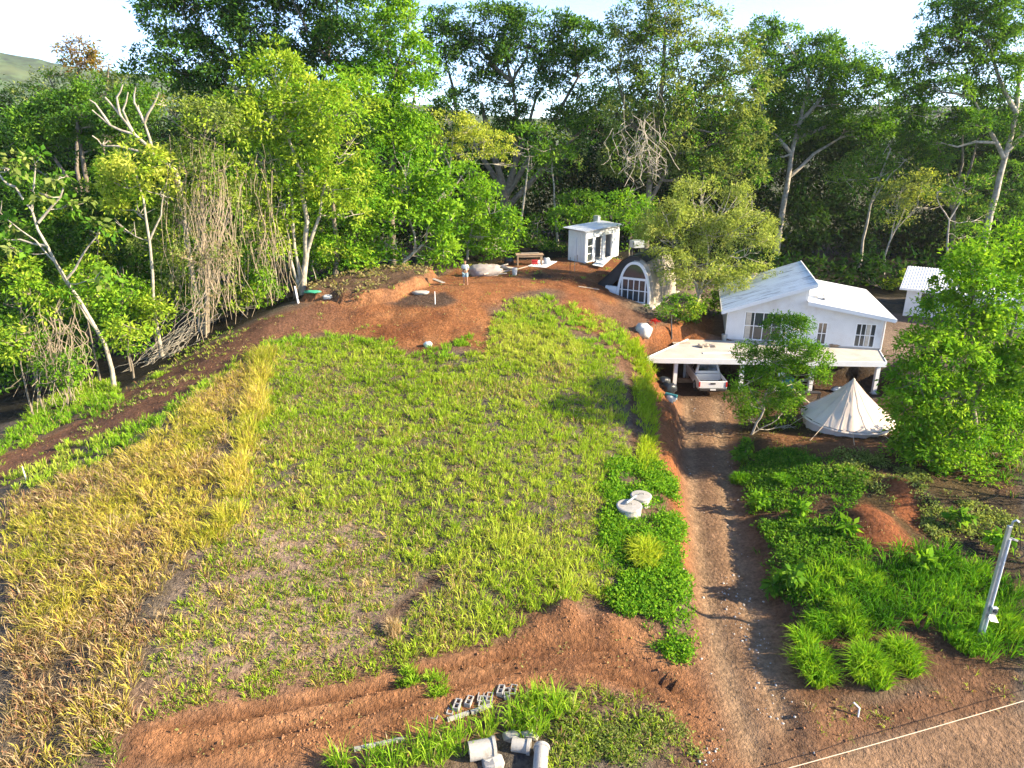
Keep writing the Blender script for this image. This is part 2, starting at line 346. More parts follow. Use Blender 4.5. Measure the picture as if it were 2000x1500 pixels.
M['shirt'] = mat('shirt_cloth', (.52, .58, .58), .9)
M['shorts'] = mat('shorts_cloth', (.27, .42, .50), .9)
M['hair'] = mat('hair', (.05, .032, .02), .7)
M['stone'] = mat('stone', (.45, .43, .41), .9, var=.3, scale=6)
M['hill'] = mat('far_forest', (.06, .10, .035), 1.0, var=.8, scale=.045, bump=0, spec=0, stain=(.12, .15, .06), sscale=.006, samt=.6)
# ---------------------------------------------------------------- ground sheet
def axis_pts(lo, hi, step, out, grow=1.28):
    a = list(np.arange(lo, hi + 1e-6, step)); s = step; v = hi
    while v < out: s *= grow; v += s; a.append(v)
    s = step; v = lo; b = []
    while v > -out: s *= grow; v -= s; b.append(v)
    return np.array(b[::-1] + a)
gx = axis_pts(-40, 36, .26, 2500); gy = axis_pts(11, 66, .22, 2500)
X, Y = np.meshgrid(gx, gy); Z = H(X, Y)
nx, ny = len(gx), len(gy)
POLY = {
 'track': wp([(1365,1335),(1300,1258),(1240,1222),(1130,1195),(1100,1170),(1060,1190),(1020,1235),(950,1272),(850,1300),(700,1335),(560,1360),(400,1395),(260,1425),(240,1495),(560,1495),(690,1470),(830,1440),(990,1372),(1090,1335),(1180,1335),(1270,1365),(1330,1415),(1380,1495),(1430,1495),(1405,1400)]),
 'terrace': wp([(560,612),(640,590),(700,575),(760,560),(840,535),(900,520),(1000,506),(1110,496),(1208,492),(1215,520),(1190,560),(1200,600),(1130,575),(1060,562),(1000,575),(955,605),(950,685),(880,665),(830,690),(720,658),(640,643),(520,662),(440,725),(300,805),(150,855),(80,905),(2,935),(2,890),(150,833),(250,765),(380,695),(480,642)]),
 'bank': wp([(1225,660),(1275,650),(1390,625),(1392,655),(1270,690),(1296,720),(1318,790),(1326,900),(1338,1000),(1350,1130),(1335,1130),(1312,1000),(1290,930),(1282,860),(1276,780),(1255,720)]),
 'slope': wp([(1100,560),(1180,590),(1225,620),(1230,690),(1215,720),(1190,660),(1130,640),(1090,600)]),
 'road': wp([(1600,1498),(1700,1455),(1850,1415),(1998,1385),(1998,1498)]),
 'roadedge': wp([(1480,1498),(1560,1370),(1700,1360),(1990,1290),(1998,1385),(1850,1415),(1700,1455),(1600,1498)]),
 'rbank': wp([(1440,780),(1740,780),(1900,830),(1998,950),(1998,1300),(1700,1370),(1570,1370),(1520,1230),(1470,1060),(1440,940)]),
 'mound1': wp([(1648,1000),(1690,980),(1765,1040),(1790,1085),(1720,1080),(1665,1045)]),
 'mound2': wp([(1725,940),(1760,935),(1800,990),(1800,1040),(1760,1010),(1740,970)]),
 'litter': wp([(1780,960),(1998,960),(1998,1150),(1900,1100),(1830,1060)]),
 'cutfloor': None,
 'dark1': wp([(745,590),(780,575),(870,570),(895,588),(860,598),(790,600)]),
 'dark2': wp([(1010,540),(1060,532),(1085,540),(1050,548),(1020,547)]),
 'dry': wp([(350,1100),(480,990),(640,1000),(760,1060),(800,1150),(740,1250),(620,1330),(400,1390),(280,1400)]),
 'trench': wp([(735,1215),(800,1160),(860,1105),(870,1125),(800,1190),(760,1225)]),
 'foot': wp([(1188,640),(1215,650),(1240,730),(1245,830),(1242,900),(1232,900),(1232,830),(1225,740),(1200,680)]),
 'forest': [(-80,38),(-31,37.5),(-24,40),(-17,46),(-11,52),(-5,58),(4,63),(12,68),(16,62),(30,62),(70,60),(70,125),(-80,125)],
}
col = np.empty((ny, nx, 3)); n1 = fbm(X, Y, 1.6, 4, 21); n2 = fbm(X, Y, 6, 3, 31); n3 = fbm(X, Y, .6, 3, 41)
def paint(c, w):
    col[:] = col * (1 - w[..., None]) + np.array(c) * w[..., None]
def area(k, soft=.25, wob=1.0): return sst(soft, -soft, poly_sd(POLY[k] if isinstance(k, str) else k, X, Y) + n1 * wob)
col[:] = (.185, .175, .145)
paint((.225, .20, .16), sst(-.1, .25, n2)); paint((.11, .12, .13), sst(.05, .3, n3 + n1 * .5))
paint((.40, .34, .30), area('dry', .8, 2) * .85); paint((.26, .22, .20), area('dry', .8, 2) * sst(.0, .25, n1 + n3 * .5) * .7)
paint((.17, .105, .065), area('rbank', .4, 1)); paint((.10, .09, .04), area('rbank', .4, 1) * sst(-.1, .15, n2 + n1 * .5) * .8)
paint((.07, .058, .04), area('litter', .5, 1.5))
paint((.36, .15, .07), area('mound1', .2, .8)); paint((.36, .15, .07), area('mound2', .2, .8)); paint((.30, .16, .08), area(wp([(1480,840),(1600,855),(1740,865),(1760,900),(1620,890),(1500,875)]), .4, 1.5) * .8)
for _k2 in ('terrace', 'track', 'slope', 'bank'): paint((.27, .165, .11), sst(1.9, .1, poly_sd(POLY[_k2], X, Y) + n1 * 1.5) * .75)
paint((.36, .175, .08), area('terrace', .4, 1.2)); paint((.27, .12, .055), area('terrace', .4, 1) * sst(.0, .2, n1 + n2 * .6))
paint((.44, .235, .115), area('terrace', .4, 1) * sst(.08, .3, -n1 + n3 * .5) * .7)
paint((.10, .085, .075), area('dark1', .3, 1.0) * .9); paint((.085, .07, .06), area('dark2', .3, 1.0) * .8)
paint((.20, .125, .095), area('terrace', .4, 1.2) * sst(-8, -14, X) * .8)  # left end of the path browned down, its shade put into the colour
paint((.34, .15, .068), area('slope', .5, 1.2) * .8)
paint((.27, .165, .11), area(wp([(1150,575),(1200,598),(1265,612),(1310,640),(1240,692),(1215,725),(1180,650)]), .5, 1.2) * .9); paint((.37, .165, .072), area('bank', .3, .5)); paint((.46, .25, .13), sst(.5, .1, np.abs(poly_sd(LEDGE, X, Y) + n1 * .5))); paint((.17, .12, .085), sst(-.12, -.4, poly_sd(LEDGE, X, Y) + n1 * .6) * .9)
paint((.16, .10, .065), area('foot', .15, .5) * .85)
paint((.37, .205, .108), area('track', .35, .7)); paint((.28, .15, .075), area('track', .3, .6) * sst(.0, .2, n1)); paint((.44, .27, .155), area('track', .3, .6) * sst(.05, .25, -n1) * .7)
paint((.12, .075, .05), area('trench', .2, .5) * .9)
wr = np.minimum.reduce([line_d(l, X, Y) for l in TRUT]); paint((.19, .10, .055), area('track', .3, .5) * np.exp(-(wr / .15) ** 2) * .85)
paint((.33, .21, .13), area(DRIVE, .3, .5)); paint((.42, .30, .195), area(DRIVE, .3, .5) * np.exp(-(np.minimum(line_d(RUTS[0], X, Y), line_d(RUTS[1], X, Y)) / .34) ** 2) * .85)
paint((.25, .165, .105), area(DRIVE, .3, .5) * sst(.02, .2, n1 + n3 * .4) * .6 * (1 - np.exp(-(np.minimum(line_d(RUTS[0], X, Y), line_d(RUTS[1], X, Y)) / .3) ** 2))); paint((.36, .19, .10), sst(.5, -.1, np.abs(poly_sd(DRIVE, X, Y))) * .5)
paint((.22, .135, .085), area('roadedge', .4, 1)); paint((.34, .225, .145), area('road', .3, .8)); paint((.44, .33, .24), area('road', .3, .6) * sst(.05, .3, n2 + n1 * .5))
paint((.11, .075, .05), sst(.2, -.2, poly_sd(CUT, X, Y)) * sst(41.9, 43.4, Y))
hp = [hxy(10.5,-3), hxy(14,-3), hxy(14,12), hxy(10.5,12)]
paint((.26, .22, .185), sst(.3, -.3, poly_sd([hxy(10.7,.6), hxy(16,.6), hxy(16,12), hxy(10.7,12)], X, Y) + n1))
paint((.022, .022, .012), sst(.8, -.8, poly_sd(POLY['forest'], X, Y) + n1 * 2))  # dark forest floor, darkened further to hold the shade among the trunks
fr = np.maximum(np.maximum(np.abs(X) - 62, Y - 118), 4 - Y); paint((.06, .075, .025), sst(5, 30, fr))
_k = np.clip(area(DRIVE, .3, .5) + area('road', .3, .8), 0, 1)[..., None]; paint((.17, .105, .075), sst(.10, .26, n3 + .6 * n1) * .45 * (area('terrace', .4, 1.2) + area('track', .3, .6)).clip(0, 1)); col *= np.array([.62, .535, .48]) * (1 - _k) + np.array([.62, .585, .56]) * _k ; col[fr > 20] *= 1.5
V = np.stack([X, Y, Z], -1).reshape(-1, 3)
ii = (np.arange(ny - 1)[:, None] * nx + np.arange(nx - 1)[None]).ravel()
lp = np.stack([ii, ii + 1, ii + nx + 1, ii + nx], -1).ravel()
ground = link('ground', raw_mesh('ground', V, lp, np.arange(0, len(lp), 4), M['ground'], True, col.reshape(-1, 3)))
tag(ground, 'red earth mound, dirt driveway and bare soil under the grass', kind='structure')

# far hills beyond the valley
def hills(name, dist, prof, label):
    n = 160; V = []; Fc = []
    th = np.linspace(-1.0, 1.0, n); rows = 14
    for i in range(rows):
        t = i / (rows - 1); r = dist * (0.75 + .6 * t)
        for a in th:
            k = math.sin(t * math.pi) ** .8
            px = math.tan(a) * F * 1.06 + 1000
            h = np.interp(px, *prof); z = -14 + (h + 14) * k + float(fbm(np.array([a * dist]), np.array([r]), dist * .10, 4, 8)) * dist * .05 * k
            V.append((math.sin(a) * r, math.cos(a) * r, z))
    for i in range(rows - 1):
        for j in range(n - 1): Fc.append((i * n + j, i * n + j + 1, (i + 1) * n + j + 1, (i + 1) * n + j))
    mb = MB(); mb.v = V; mb.f = Fc
    tag(mb.build(name, M['hill'], smooth=True), label, kind='structure')
hills('hills', 1750, ([-900, 0, 120, 260, 500, 1000, 1400, 1800, 2100, 3000], [150, 155, 130, 104, 80, 40, 36, 40, 46, 60]), 'pale forested hills beyond the valley')
# ---------------------------------------------------------------- buildings
def frame_rect(mb, x0, x1, z0, z1, y0, y1, t):        # open rectangular frame in the local xz plane
    mb.box(x0, x1, y0, y1, z1 - t, z1); mb.box(x0, x1, y0, y1, z0, z0 + t)
    mb.box(x0, x0 + t, y0, y1, z0 + t, z1 - t); mb.box(x1 - t, x1, y0, y1, z0 + t, z1 - t)
def window(parent, x0, x1, z0, z1, y, nx, nz, name='window', curtain=None, bar=.05, t=.07, mullions=None):
    """window in the local xz plane whose outside faces -y; frame proud of the wall, one pane per light"""
    fr = MB(); frame_rect(fr, x0, x1, z0, z1, y - .05, y + .06, t)
    w = fr.build(name, M['trim'], parent)
    xs = [x0 + t + (x1 - x0 - 2 * t) * i / nx for i in range(nx + 1)]; zs = [z0 + t + (z1 - z0 - 2 * t) * i / nz for i in range(nz + 1)]
    for x in xs[1:-1]: MB().box(x - bar / 2, x + bar / 2, y - .03, y + .04, z0 + t, z1 - t).build('glazing_bar', M['trim'], w)
    for z in zs[1:-1]: MB().box(x0 + t, x1 - t, y - .026, y + .036, z - bar / 2, z + bar / 2).build('glazing_bar', M['trim'], w)
    for i in range(nx):
        for k in range(nz):
            MB().box(xs[i], xs[i + 1], y + .012, y + .02, zs[k], zs[k + 1]).build('pane', M['glass'], w)
    if curtain:
        mb = MB(); n = 14
        for j in range(n):
            a = curtain[0] + (curtain[1] - curtain[0]) * j / n; b = curtain[0] + (curtain[1] - curtain[0]) * (j + 1) / n
            q = (j % 2) * .05; mb.add([(a, y - .012 + q * .1, z0 + t), (b, y - .012 + (.05 - q) * .1, z0 + t), (b, y - .012 + (.05 - q) * .1, z1 - t), (a, y - .012 + q * .1, z1 - t)], [(0, 1, 2, 3)])
        mb.build('curtain', M['curtain'], w)
    return w
def wall_holes(mb, x0, x1, zb, ztop, holes, y0, y1):   # wall in the xz plane with rectangular openings; ztop is a function of x
    xs = sorted(set([x0, x1] + [h[0] for h in holes] + [h[1] for h in holes] + list(BRK)))
    xs = [x for x in xs if x0 <= x <= x1]
    for a, b in zip(xs[:-1], xs[1:]):
        m = (a + b) / 2; cuts = sorted([(h[2], h[3]) for h in holes if h[0] < m < h[1]]); z = zb; segs = []
        for c0, c1 in cuts: segs.append((z, c0)); z = c1
        segs.append((z, None))
        for s0, s1 in segs:
            if s1 is not None and s1 - s0 < 1e-4: continue
            ta = ztop(a + 1e-4) if s1 is None else s1; tb = ztop(b - 1e-4) if s1 is None else s1
            mb.add([(a, y0, s0), (b, y0, s0), (b, y0, tb), (a, y0, ta), (a, y1, s0), (b, y1, s0), (b, y1, tb), (a, y1, ta)],
                   [(0, 1, 2, 3), (5, 4, 7, 6), (0, 4, 5, 1), (3, 2, 6, 7), (0, 3, 7, 4), (1, 5, 6, 2)])
def ribbed(mb, P00, P10, P11, P01, n, h, thick=.05):   # sheet with n trapezoid ribs running from edge 00-10 to edge 01-11
    P00, P10, P11, P01 = map(Vector, (P00, P10, P11, P01)); nrm = (P10 - P00).cross(P01 - P00).normalized()
    if nrm.z < 0: nrm = -nrm
    ts = []
    for i in range(n):
        for f, e in ((0, 0), (.55, 0), (.66, 1), (.84, 1), (.95, 0)): ts.append(((i + f) / n, e))
    ts.append((1.0, 0)); a = [P00.lerp(P10, t) + nrm * h * e for t, e in ts]; b = [P01.lerp(P11, t) + nrm * h * e for t, e in ts]; k = len(ts)
    lo = [p - nrm * thick for p in (P00, P10, P11, P01)]
    mb.add(a + b, [(i, i + 1, k + i + 1, k + i) for i in range(k - 1)]); mb.add(lo, [(3, 2, 1, 0)])
BRK = []
# main house: low skillion on the left rising to a ridge, lower skillion falling away right
HX = empty('house', (HO[0], HO[1], SLZ), math.atan2(HU[1], HU[0]), 'white rendered house with two sloping metal roofs above the carport', 'house')
UL, UP, UR, DEP = 0.0, 5.65, 10.95, 8.9
zl = lambda u: 2.18 + (4.28 - 2.18) * (u - UL) / (UP - UL)
zr = lambda u: 3.12 + (2.28 - 3.12) * (u - UP) / (UR - UP)
BRK[:] = [5.35, 5.351]
def ztop(u): return (zl(u) if u < 5.3505 else zr(u)) - .06
wins = [(1.55, 4.05, .10, 2.16), (6.35, 7.0, .12, 1.7), (8.75, 10.05, .12, 1.78)]
wl = MB(); wall_holes(wl, .45, 10.45, -.05, ztop, wins, .55, .73); wl.build('front_wall', M['white'], HX)
BRK[:] = []
sw = MB()
sw.box(.45, .63, .732, DEP - .5, -.05, zl(.45) - .06); sw.box(10.27, 10.45, .732, DEP - .5, -.05, zr(10.4) - .08)
sw.box(.632, 10.268, DEP - .68, DEP - .5, -.05, 2.1); sw.box(5.36, 5.52, .56, DEP - .5, 2.9, zl(5.36) - .05)
sw.build('side_wall', M['white'], HX)
MB().box(.7, 10.2, 1.6, 1.66, -.04, 2.1).build('interior_partition', M['curtain'], HX); MB().box(.64, 10.26, .74, DEP - .7, -.04, -.01).build('floor', M['conc'], HX)
window(HX, 1.55, 4.05, .13, 2.16, .60, 4, 2, curtain=(1.65, 2.0)); window(HX, 6.35, 7.0, .12, 1.7, .60, 2, 2, 'door')
window(HX, 8.75, 10.05, .12, 1.78, .60, 4, 2, curtain=(9.45, 9.75))
rl = MB(); ribbed(rl, (UL, 0, zl(UL)), (UL, DEP, zl(UL)), (UP + .25, DEP, zl(UP + .25)), (UP + .25, 0, zl(UP + .25)), 38, .035)
o = rl.build('roof', M['roof'], HX); tag(o, 'pale blue grey ribbed roof streaked with dark dirt')
f = MB(); f.add([(UL - .02, -.03, zl(UL) - .2), (UP + .27, -.03, zl(UP + .27) - .2), (UP + .27, -.03, zl(UP + .27) + .03), (UL - .02, -.03, zl(UL) + .03), (UL - .02, .03, zl(UL) - .2), (UP + .27, .03, zl(UP + .27) - .2), (UP + .27, .03, zl(UP + .27) + .03), (UL - .02, .03, zl(UL) + .03)],
      [(0, 1, 2, 3), (5, 4, 7, 6), (0, 4, 5, 1), (3, 2, 6, 7), (0, 3, 7, 4), (1, 5, 6, 2)])
f.box(UL - .05, UL - .022, .03, DEP, zl(UL) - .18, zl(UL) + .02); f.box(UP + .22, UP + .29, .032, DEP, zl(UP + .25) - .2, zl(UP + .25) + .05); f.build('fascia', M['trim'], o)
rr = MB(); ribbed(rr, (UP - .2, .05, zr(UP - .2)), (UP - .2, DEP + .6, zr(UP - .2)), (UR, DEP + .6, zr(UR)), (UR, .05, zr(UR)), 40, .035)
o = rr.build('roof', M['roof2'], HX); tag(o, 'bright white ribbed roof falling to the right')
f = MB(); f.add([(UP - .2, .02, zr(UP - .2) - .22), (UR + .02, .02, zr(UR) - .22), (UR + .02, .02, zr(UR) + .03), (UP - .2, .02, zr(UP - .2) + .03), (UP - .2, .045, zr(UP - .2) - .22), (UR + .02, .045, zr(UR) - .22), (UR + .02, .045, zr(UR) + .03), (UP - .2, .045, zr(UP - .2) + .03)],
      [(0, 1, 2, 3), (5, 4, 7, 6), (0, 4, 5, 1), (3, 2, 6, 7), (0, 3, 7, 4), (1, 5, 6, 2)])
f.box(UR + .024, UR + .1, .046, DEP + .6, zr(UR) - .16, zr(UR) + .0); f.build('fascia', M['trim'], o)
MB().tube([(10.52, .50, zr(10.4) - .2), (10.5, .5, 1.9), (10.5, .5, .0)], .04, 8).build('downpipe', M['trim'], HX); MB().tube([(.40, .50, zl(.4) - .15), (.40, .5, .0)], .04, 8).build('downpipe', M['trim'], HX)
MB().box(.44, 10.46, .535, .548, -.05, .12).build('plinth_band', M['slab'], HX)
def condenser(loc, rz, label):
    e = empty('air_conditioner', loc, rz, label, 'air conditioner', 'air conditioning units on the roofs')
    MB().box(-.42, .42, -.16, .16, .08, .68).build('casing', M['trim'], e, bevel=.02)
    MB().lathe([(.0, 0), (.24, 0), (.25, .02), (.25, .0)], 20, Matrix.Translation((-.1, -.166, .38)) @ Matrix.Rotation(R(90), 4, 'X')).build('fan_grille', M['dark'], e)
    for x in (-.36, .3): MB().box(x, x + .06, -.14, .14, 0, .08).build('foot', M['dark'], e)
for u, v, l in ((6.55, 2.2, 'white air conditioner box on the bright roof, nearer the ridge'), (6.95, 2.0, 'white air conditioner box on the bright roof, farther from the ridge')):
    p = hxy(u, v); condenser((p[0], p[1], SLZ + zr(u) - .02), math.atan2(HU[1], HU[0]) + R(80), l)

# terrace slab that roofs the carport
cx_ = sum(p[0] for p in SLAB) / 5; cy_ = sum(p[1] for p in SLAB) / 5
CP = empty('carport', (SLAB[0][0], SLAB[0][1], 0), 0, 'pale concrete carport slab on slim columns in front of the house', 'carport')
rel = lambda p: (p[0] - SLAB[0][0], p[1] - SLAB[0][1])
SP = [rel(p) for p in SLAB]
MB().prism(SP, 'z', 2.05, SLZ).build('slab', M['slab'], CP, bevel=.01)
eb = MB(); a, b, c, d, e5 = [Vector((*p, 0)) for p in SP]
eb.bar(a + Vector((-.02, -.035, 2.13)), b + Vector((.02, -.035, 2.13)), .06, .34); eb.bar(a + Vector((-.05, 0, 2.13)), e5 + Vector((-.05, 0, 2.13)), .06, .34); eb.bar(b + Vector((.05, 0, 2.13)), c + Vector((.05, 0, 2.13)), .06, .34)
eb.build('edge_beam', M['trim'], CP)
for px, base in ((1324, 757), (1457, 757), (1595, 757), (1722, 762)):
    q = PZ(px, base - 4, 0); t = (px - 1262) / (1730 - 1262); yy = SP[0][1] + (SP[1][1] - SP[0][1]) * t + .30; xx = SP[0][0] + (SP[1][0] - SP[0][0]) * t
    co = MB().box(xx - .12, xx + .12, yy - .12, yy + .12, -.12, 2.05).build('column', M['trim'], CP)
    MB().box(xx - .17, xx + .17, yy - .17, yy + .17, -.1, .05).build('plinth', M['conc'], co)
mb = MB(); mb.bar(e5 + Vector((.4, -.5, 1.0)), d + Vector((-.2, -.4, 1.0)), .15, 2.05); mb.build('back_wall', M['conc'], CP)

# arched cabin
PA = Vector((8.05, 53.5, 3.9)); PB = Vector((10.3, 52.2, 3.9)); wv = (PB - PA); PW = wv.length; rzp = math.atan2(wv.y, wv.x)
PC = (PA + PB) / 2
PO = empty('arched_cabin', PC, rzp, 'small vaulted cabin with tall arched glass front and plastered shell', 'cabin')
def arch(n, w, h, p=2.35, lean=.0):
    pts = []
    for i in range(n + 1):
        a = math.pi * i / n; c, s = math.cos(a), math.sin(a)
        pts.append((-w / 2 * math.copysign(abs(c) ** (2 / p), c), h * abs(s) ** (2 / 2.0)))
    return pts
AS = arch(40, PW + .5, 3.3); AO = arch(40, PW + .1, 3.05); AI = arch(40, PW - .26, 2.86); LEN = 5.6
def shell(mb, pr, y0, y1, sel, thick=.1, rows=14, wob=.010, sw=0):
    pr = [p for i, p in enumerate(pr) if sel(i)]; k = len(pr); vs = []
    for r in range(rows + 1):
        y = y0 + (y1 - y0) * r / rows
        for i, (x, z) in enumerate(pr):
            n = wob * (random.random() - .5); flare = sw * max(0, 1 - z / 2.3) ** 1.3
            vs.append((x * (1 + n * .5) + (-flare if x < 0 else 0), y, z * (1 + n * .3)))
    mb.add(vs, [(r * k + i, r * k + i + 1, (r + 1) * k + i + 1, (r + 1) * k + i) for r in range(rows) for i in range(k - 1)])
sh = MB(); shell(sh, AS, .3, LEN, lambda i: i >= 19); shell(sh, AI, .12, LEN - .05, lambda i: True, wob=0)
sh.add([(x, LEN, z) for x, z in AS], [tuple(range(41))]); sh.add([(x, .3, z) for x, z in AS[19:]] + [(x, .15, z) for x, z in AO[19:]], [(i, i + 1, 22 + i + 1, 22 + i) for i in range(21)]); sh.build('shell', M['shell'], PO, smooth=True)
me_ = MB(); mp = [(.85, 3.10), (.3, 3.40), (-.1, 3.46), (-.6, 3.36), (-1.05, 3.05), (-1.5, 2.62), (-2.0, 2.1), (-2.5, 1.6), (-3.0, 1.15)]; rows = 16; k = len(mp)
me_.add([(x + random.uniform(-.05, .05) - .25 * (r / rows) * (i / k), .16 + 5.5 * r / rows + (.0 if r else -.25 * (i / k) ** 2), z + random.uniform(-.05, .05)) for r in range(rows + 1) for i, (x, z) in enumerate(mp)], [(r * k + i, r * k + i + 1, (r + 1) * k + i + 1, (r + 1) * k + i) for r in range(rows) for i in range(k - 1)])
me_.add([(x, .2, z - .02) for x, z in mp] + [(x * .99 - .01, .2, max(0, z - 1.2)) for x, z in mp], [(i, i + 1, k + i + 1, k + i) for i in range(1, k - 1)]); o = me_.build('membrane', M['membrane'], PO, smooth=True); tag(o, 'black waterproof sheet over the left side')
rg = MB(); k = 41; vs = [(x, yy, z) for yy in (-.04, .16) for x, z in AO] + [(x, yy, z) for yy in (-.04, .16) for x, z in AI]
rg.add(vs, [(i, i + 1, k + i + 1, k + i) for i in range(40)] + [(2 * k + i + 1, 2 * k + i, 3 * k + i, 3 * k + i + 1) for i in range(40)] + [(i + 1, i, 2 * k + i, 2 * k + i + 1) for i in range(40)] + [(k + i, k + i + 1, 3 * k + i + 1, 3 * k + i) for i in range(40)])
rg.build('arch_frame', M['trim'], PO)
fan = arch(40, PW - .28, 2.85)
HT = 1.68                                                     # transom height
gl = empty  # (kept simple: glazing is one part with a pane per light)
fr = MB(); fr.box(-PW / 2 + .2, PW / 2 - .2, -.02, .1, HT, HT + .17); fr.box(-.98, -.88, -.02, .1, .03, HT); fr.box(.88, .98, -.02, .1, .03, HT); fr.box(-.88, .88, -.018, .098, .0, .08)
gz = fr.build('glazed_front', M['trim'], PO)
xs = [-.88 + 1.76 * i / 4 for i in range(5)]
g = MB()
for x in xs[1:-1]: g.box(x - .03, x + .03, -.015, .09, .08, HT)
g.box(-1.12, 1.12, -.012, .085, .86, .92); g.build('glazing_bar', M['trim'], gz)
for i in range(4):
    for z0, z1 in ((.08, .86), (.92, HT)): MB().box(xs[i] + .03, xs[i + 1] - .03, .03, .036, z0, z1).build('pane', M['glass'], gz)
for s in (-1, 1): MB().prism([(s * .98, .05), (s * (PW / 2 - .16), .05), (s * (PW / 2 - .2), 1.0), (s * (PW / 2 - .29), HT), (s * .98, HT)], 'y', .03, .036).build('pane', M['glass'], gz)
up = [(x, z) for x, z in fan if z > HT + .17]; MB().prism([(up[0][0], HT + .17)] + up + [(up[-1][0], HT + .17)], 'y', .03, .036).build('pane', M['glass'], gz)
MB().prism([(-PW / 2 - .3, -.9), (PW / 2 + .6, -.9), (PW / 2 + .6, LEN), (-PW / 2 - .3, LEN)], 'z', -.22, -.005).build('floor_slab', M['conc'], PO, bevel=.02)
MB().box(-PW / 2 - .95, -PW / 2 - .03, -.1, .12, -.3, 1.05).build('wing_wall', M['trim'], PO, bevel=.02)
pr = PY(1243, 494, 60.2); e = empty('water_tank', (pr[0], pr[1], 3.4), .3, 'grey metal box raised behind the arched cabin', 'tank')
MB().box(-.5, .5, -.4, .4, 3.45, 4.05).build('casing', M['steel'], e, bevel=.03); [MB().bar((s * .4, 0, 0), (s * .4, 0, 3.45), .08).build('leg', M['dark'], e) for s in (-1, 1)]

# clad shed on the terrace
S0 = Vector((6.35, 61.4, 0)); fd = Vector((.644, .765, 0)); rzs = math.atan2(fd.y, fd.x); zs_ = gh(6.8, 62.3)
SH = empty('shed', (S0.x, S0.y, min(5.3, zs_)), rzs, 'white metal clad shed with a flat roof at the forest edge', 'shed')
def clad(mb, x0, x1, z0, z1, y, side=False):
    n = max(1, int((x1 - x0) / .16))
    for i in range(n):
        a = x0 + (x1 - x0) * i / n; b = x0 + (x1 - x0) * (i + .86) / n
        if side: mb.box(y, y + .035, a, b, z0, z1)
        else: mb.box(a, b, y - .035, y, z0, z1)
w = MB(); w.box(0, .16, 0, .1, 0, 2.7); w.box(1.12, 1.34, 0, .1, 0, 2.2); w.box(2.65, 2.95, 0, .1, 0, 2.2); w.box(4.15, 5.3, 0, .1, 0, 2.2); w.box(.16, 5.3, 0, .1, 2.2, 2.75); w.box(0, .1, .1, 1.75, 0, 2.75); w.box(0, 5.3, 1.75, 1.85, 0, 2.75); w.box(5.2, 5.3, .1, 1.75, 0, 2.75)
w.box(.1, 5.2, .1, 1.75, -.06, .0)
w.build('wall', M['clad'], SH)
c = MB(); clad(c, .16, 5.3, 2.2, 2.74, 0); clad(c, 4.2, 5.3, 0, 2.2, 0); c.build('front_cladding', M['clad'], SH)
c = MB(); clad(c, .05, 1.8, 0, 2.74, -.037, True); c.build('side_cladding', M['clad'], SH)
MB().box(-.08, -.045, .95, 1.65, .05, 2.2).build('side_door', M['sheet'], SH)
window(SH, .2, 1.1, .05, 2.15, .04, 1, 3, 'door')
f = MB(); frame_rect(f, 1.34, 2.65, 0, 2.2, -.03, .1, .08); f.build('door_frame', M['trim'], SH); MB().box(1.42, 2.57, .9, .94, 0, 2.2).build('inner_panel', M['white'], SH)
f = MB(); frame_rect(f, 2.95, 4.15, 0, 2.2, -.03, .1, .08); f.build('door_frame', M['trim'], SH); MB().box(3.03, 3.35, .12, .16, 0, 2.12).build('wooden_panel', M['wood'], SH); MB().box(3.4, 4.07, .7, .74, 0, 2.12).build('inner_panel', M['white'], SH)
rf = MB(); ribbed(rf, (-.55, -.35, 2.82), (5.5, -.35, 2.82), (5.5, 2.1, 2.98), (-.55, 2.1, 2.98), 36, .03); rf.build('roof', M['roof2'], SH)
MB().box(4.6, 5.0, 1.9, 2.4, 0, 3.5).build('rear_stack', M['steel'], SH)

# neighbouring house, mostly behind the big tree
q = PZ(1763, 614, 2.3); zq = 2.2
NB = empty('neighbour_house', (q[0], q[1], zq), R(-33), 'white neighbouring house with pale metal roof half hidden by the big tree', 'house')
wl = MB(); wall_holes(wl, 0, 9, -.1, lambda x: 2.3, [(1.0, 1.95, .7, 2.0)], 0, .15); wl.box(0, .15, .152, 7, -.1, 2.3); wl.box(8.85, 9, .152, 7, -.1, 2.3); wl.box(.152, 8.848, 6.85, 7, -.1, 2.3); wl.build('wall', M['white'], NB)
window(NB, 1.0, 1.95, .7, 2.0, .06, 2, 1, bar=.04, t=.04); MB().box(.2, 8.8, 1.5, 1.55, 0, 2.2).build('interior_partition', M['darkin'], NB)
r = MB(); ribbed(r, (-.5, -.5, 2.3), (9.5, -.5, 2.3), (9.5, 3.5, 3.4), (-.5, 3.5, 3.4), 50, .03); r.build('roof', M['roof2'], NB)
r = MB(); ribbed(r, (-.5, 7.5, 2.3), (9.5, 7.5, 2.3), (9.5, 3.5, 3.4), (-.5, 3.5, 3.4), 50, .03); r.build('roof', M['roof2'], NB)
MB().box(-.52, 9.52, -.56, -.5, 2.16, 2.32).box(-.52, 9.52, 7.5, 7.56, 2.16, 2.32).build('fascia', M['trim'], NB)
MB().prism([(.0, 2.3), (7, 2.3), (3.5, 3.28)], 'x', .02, .13).build('gable', M['white'], NB)

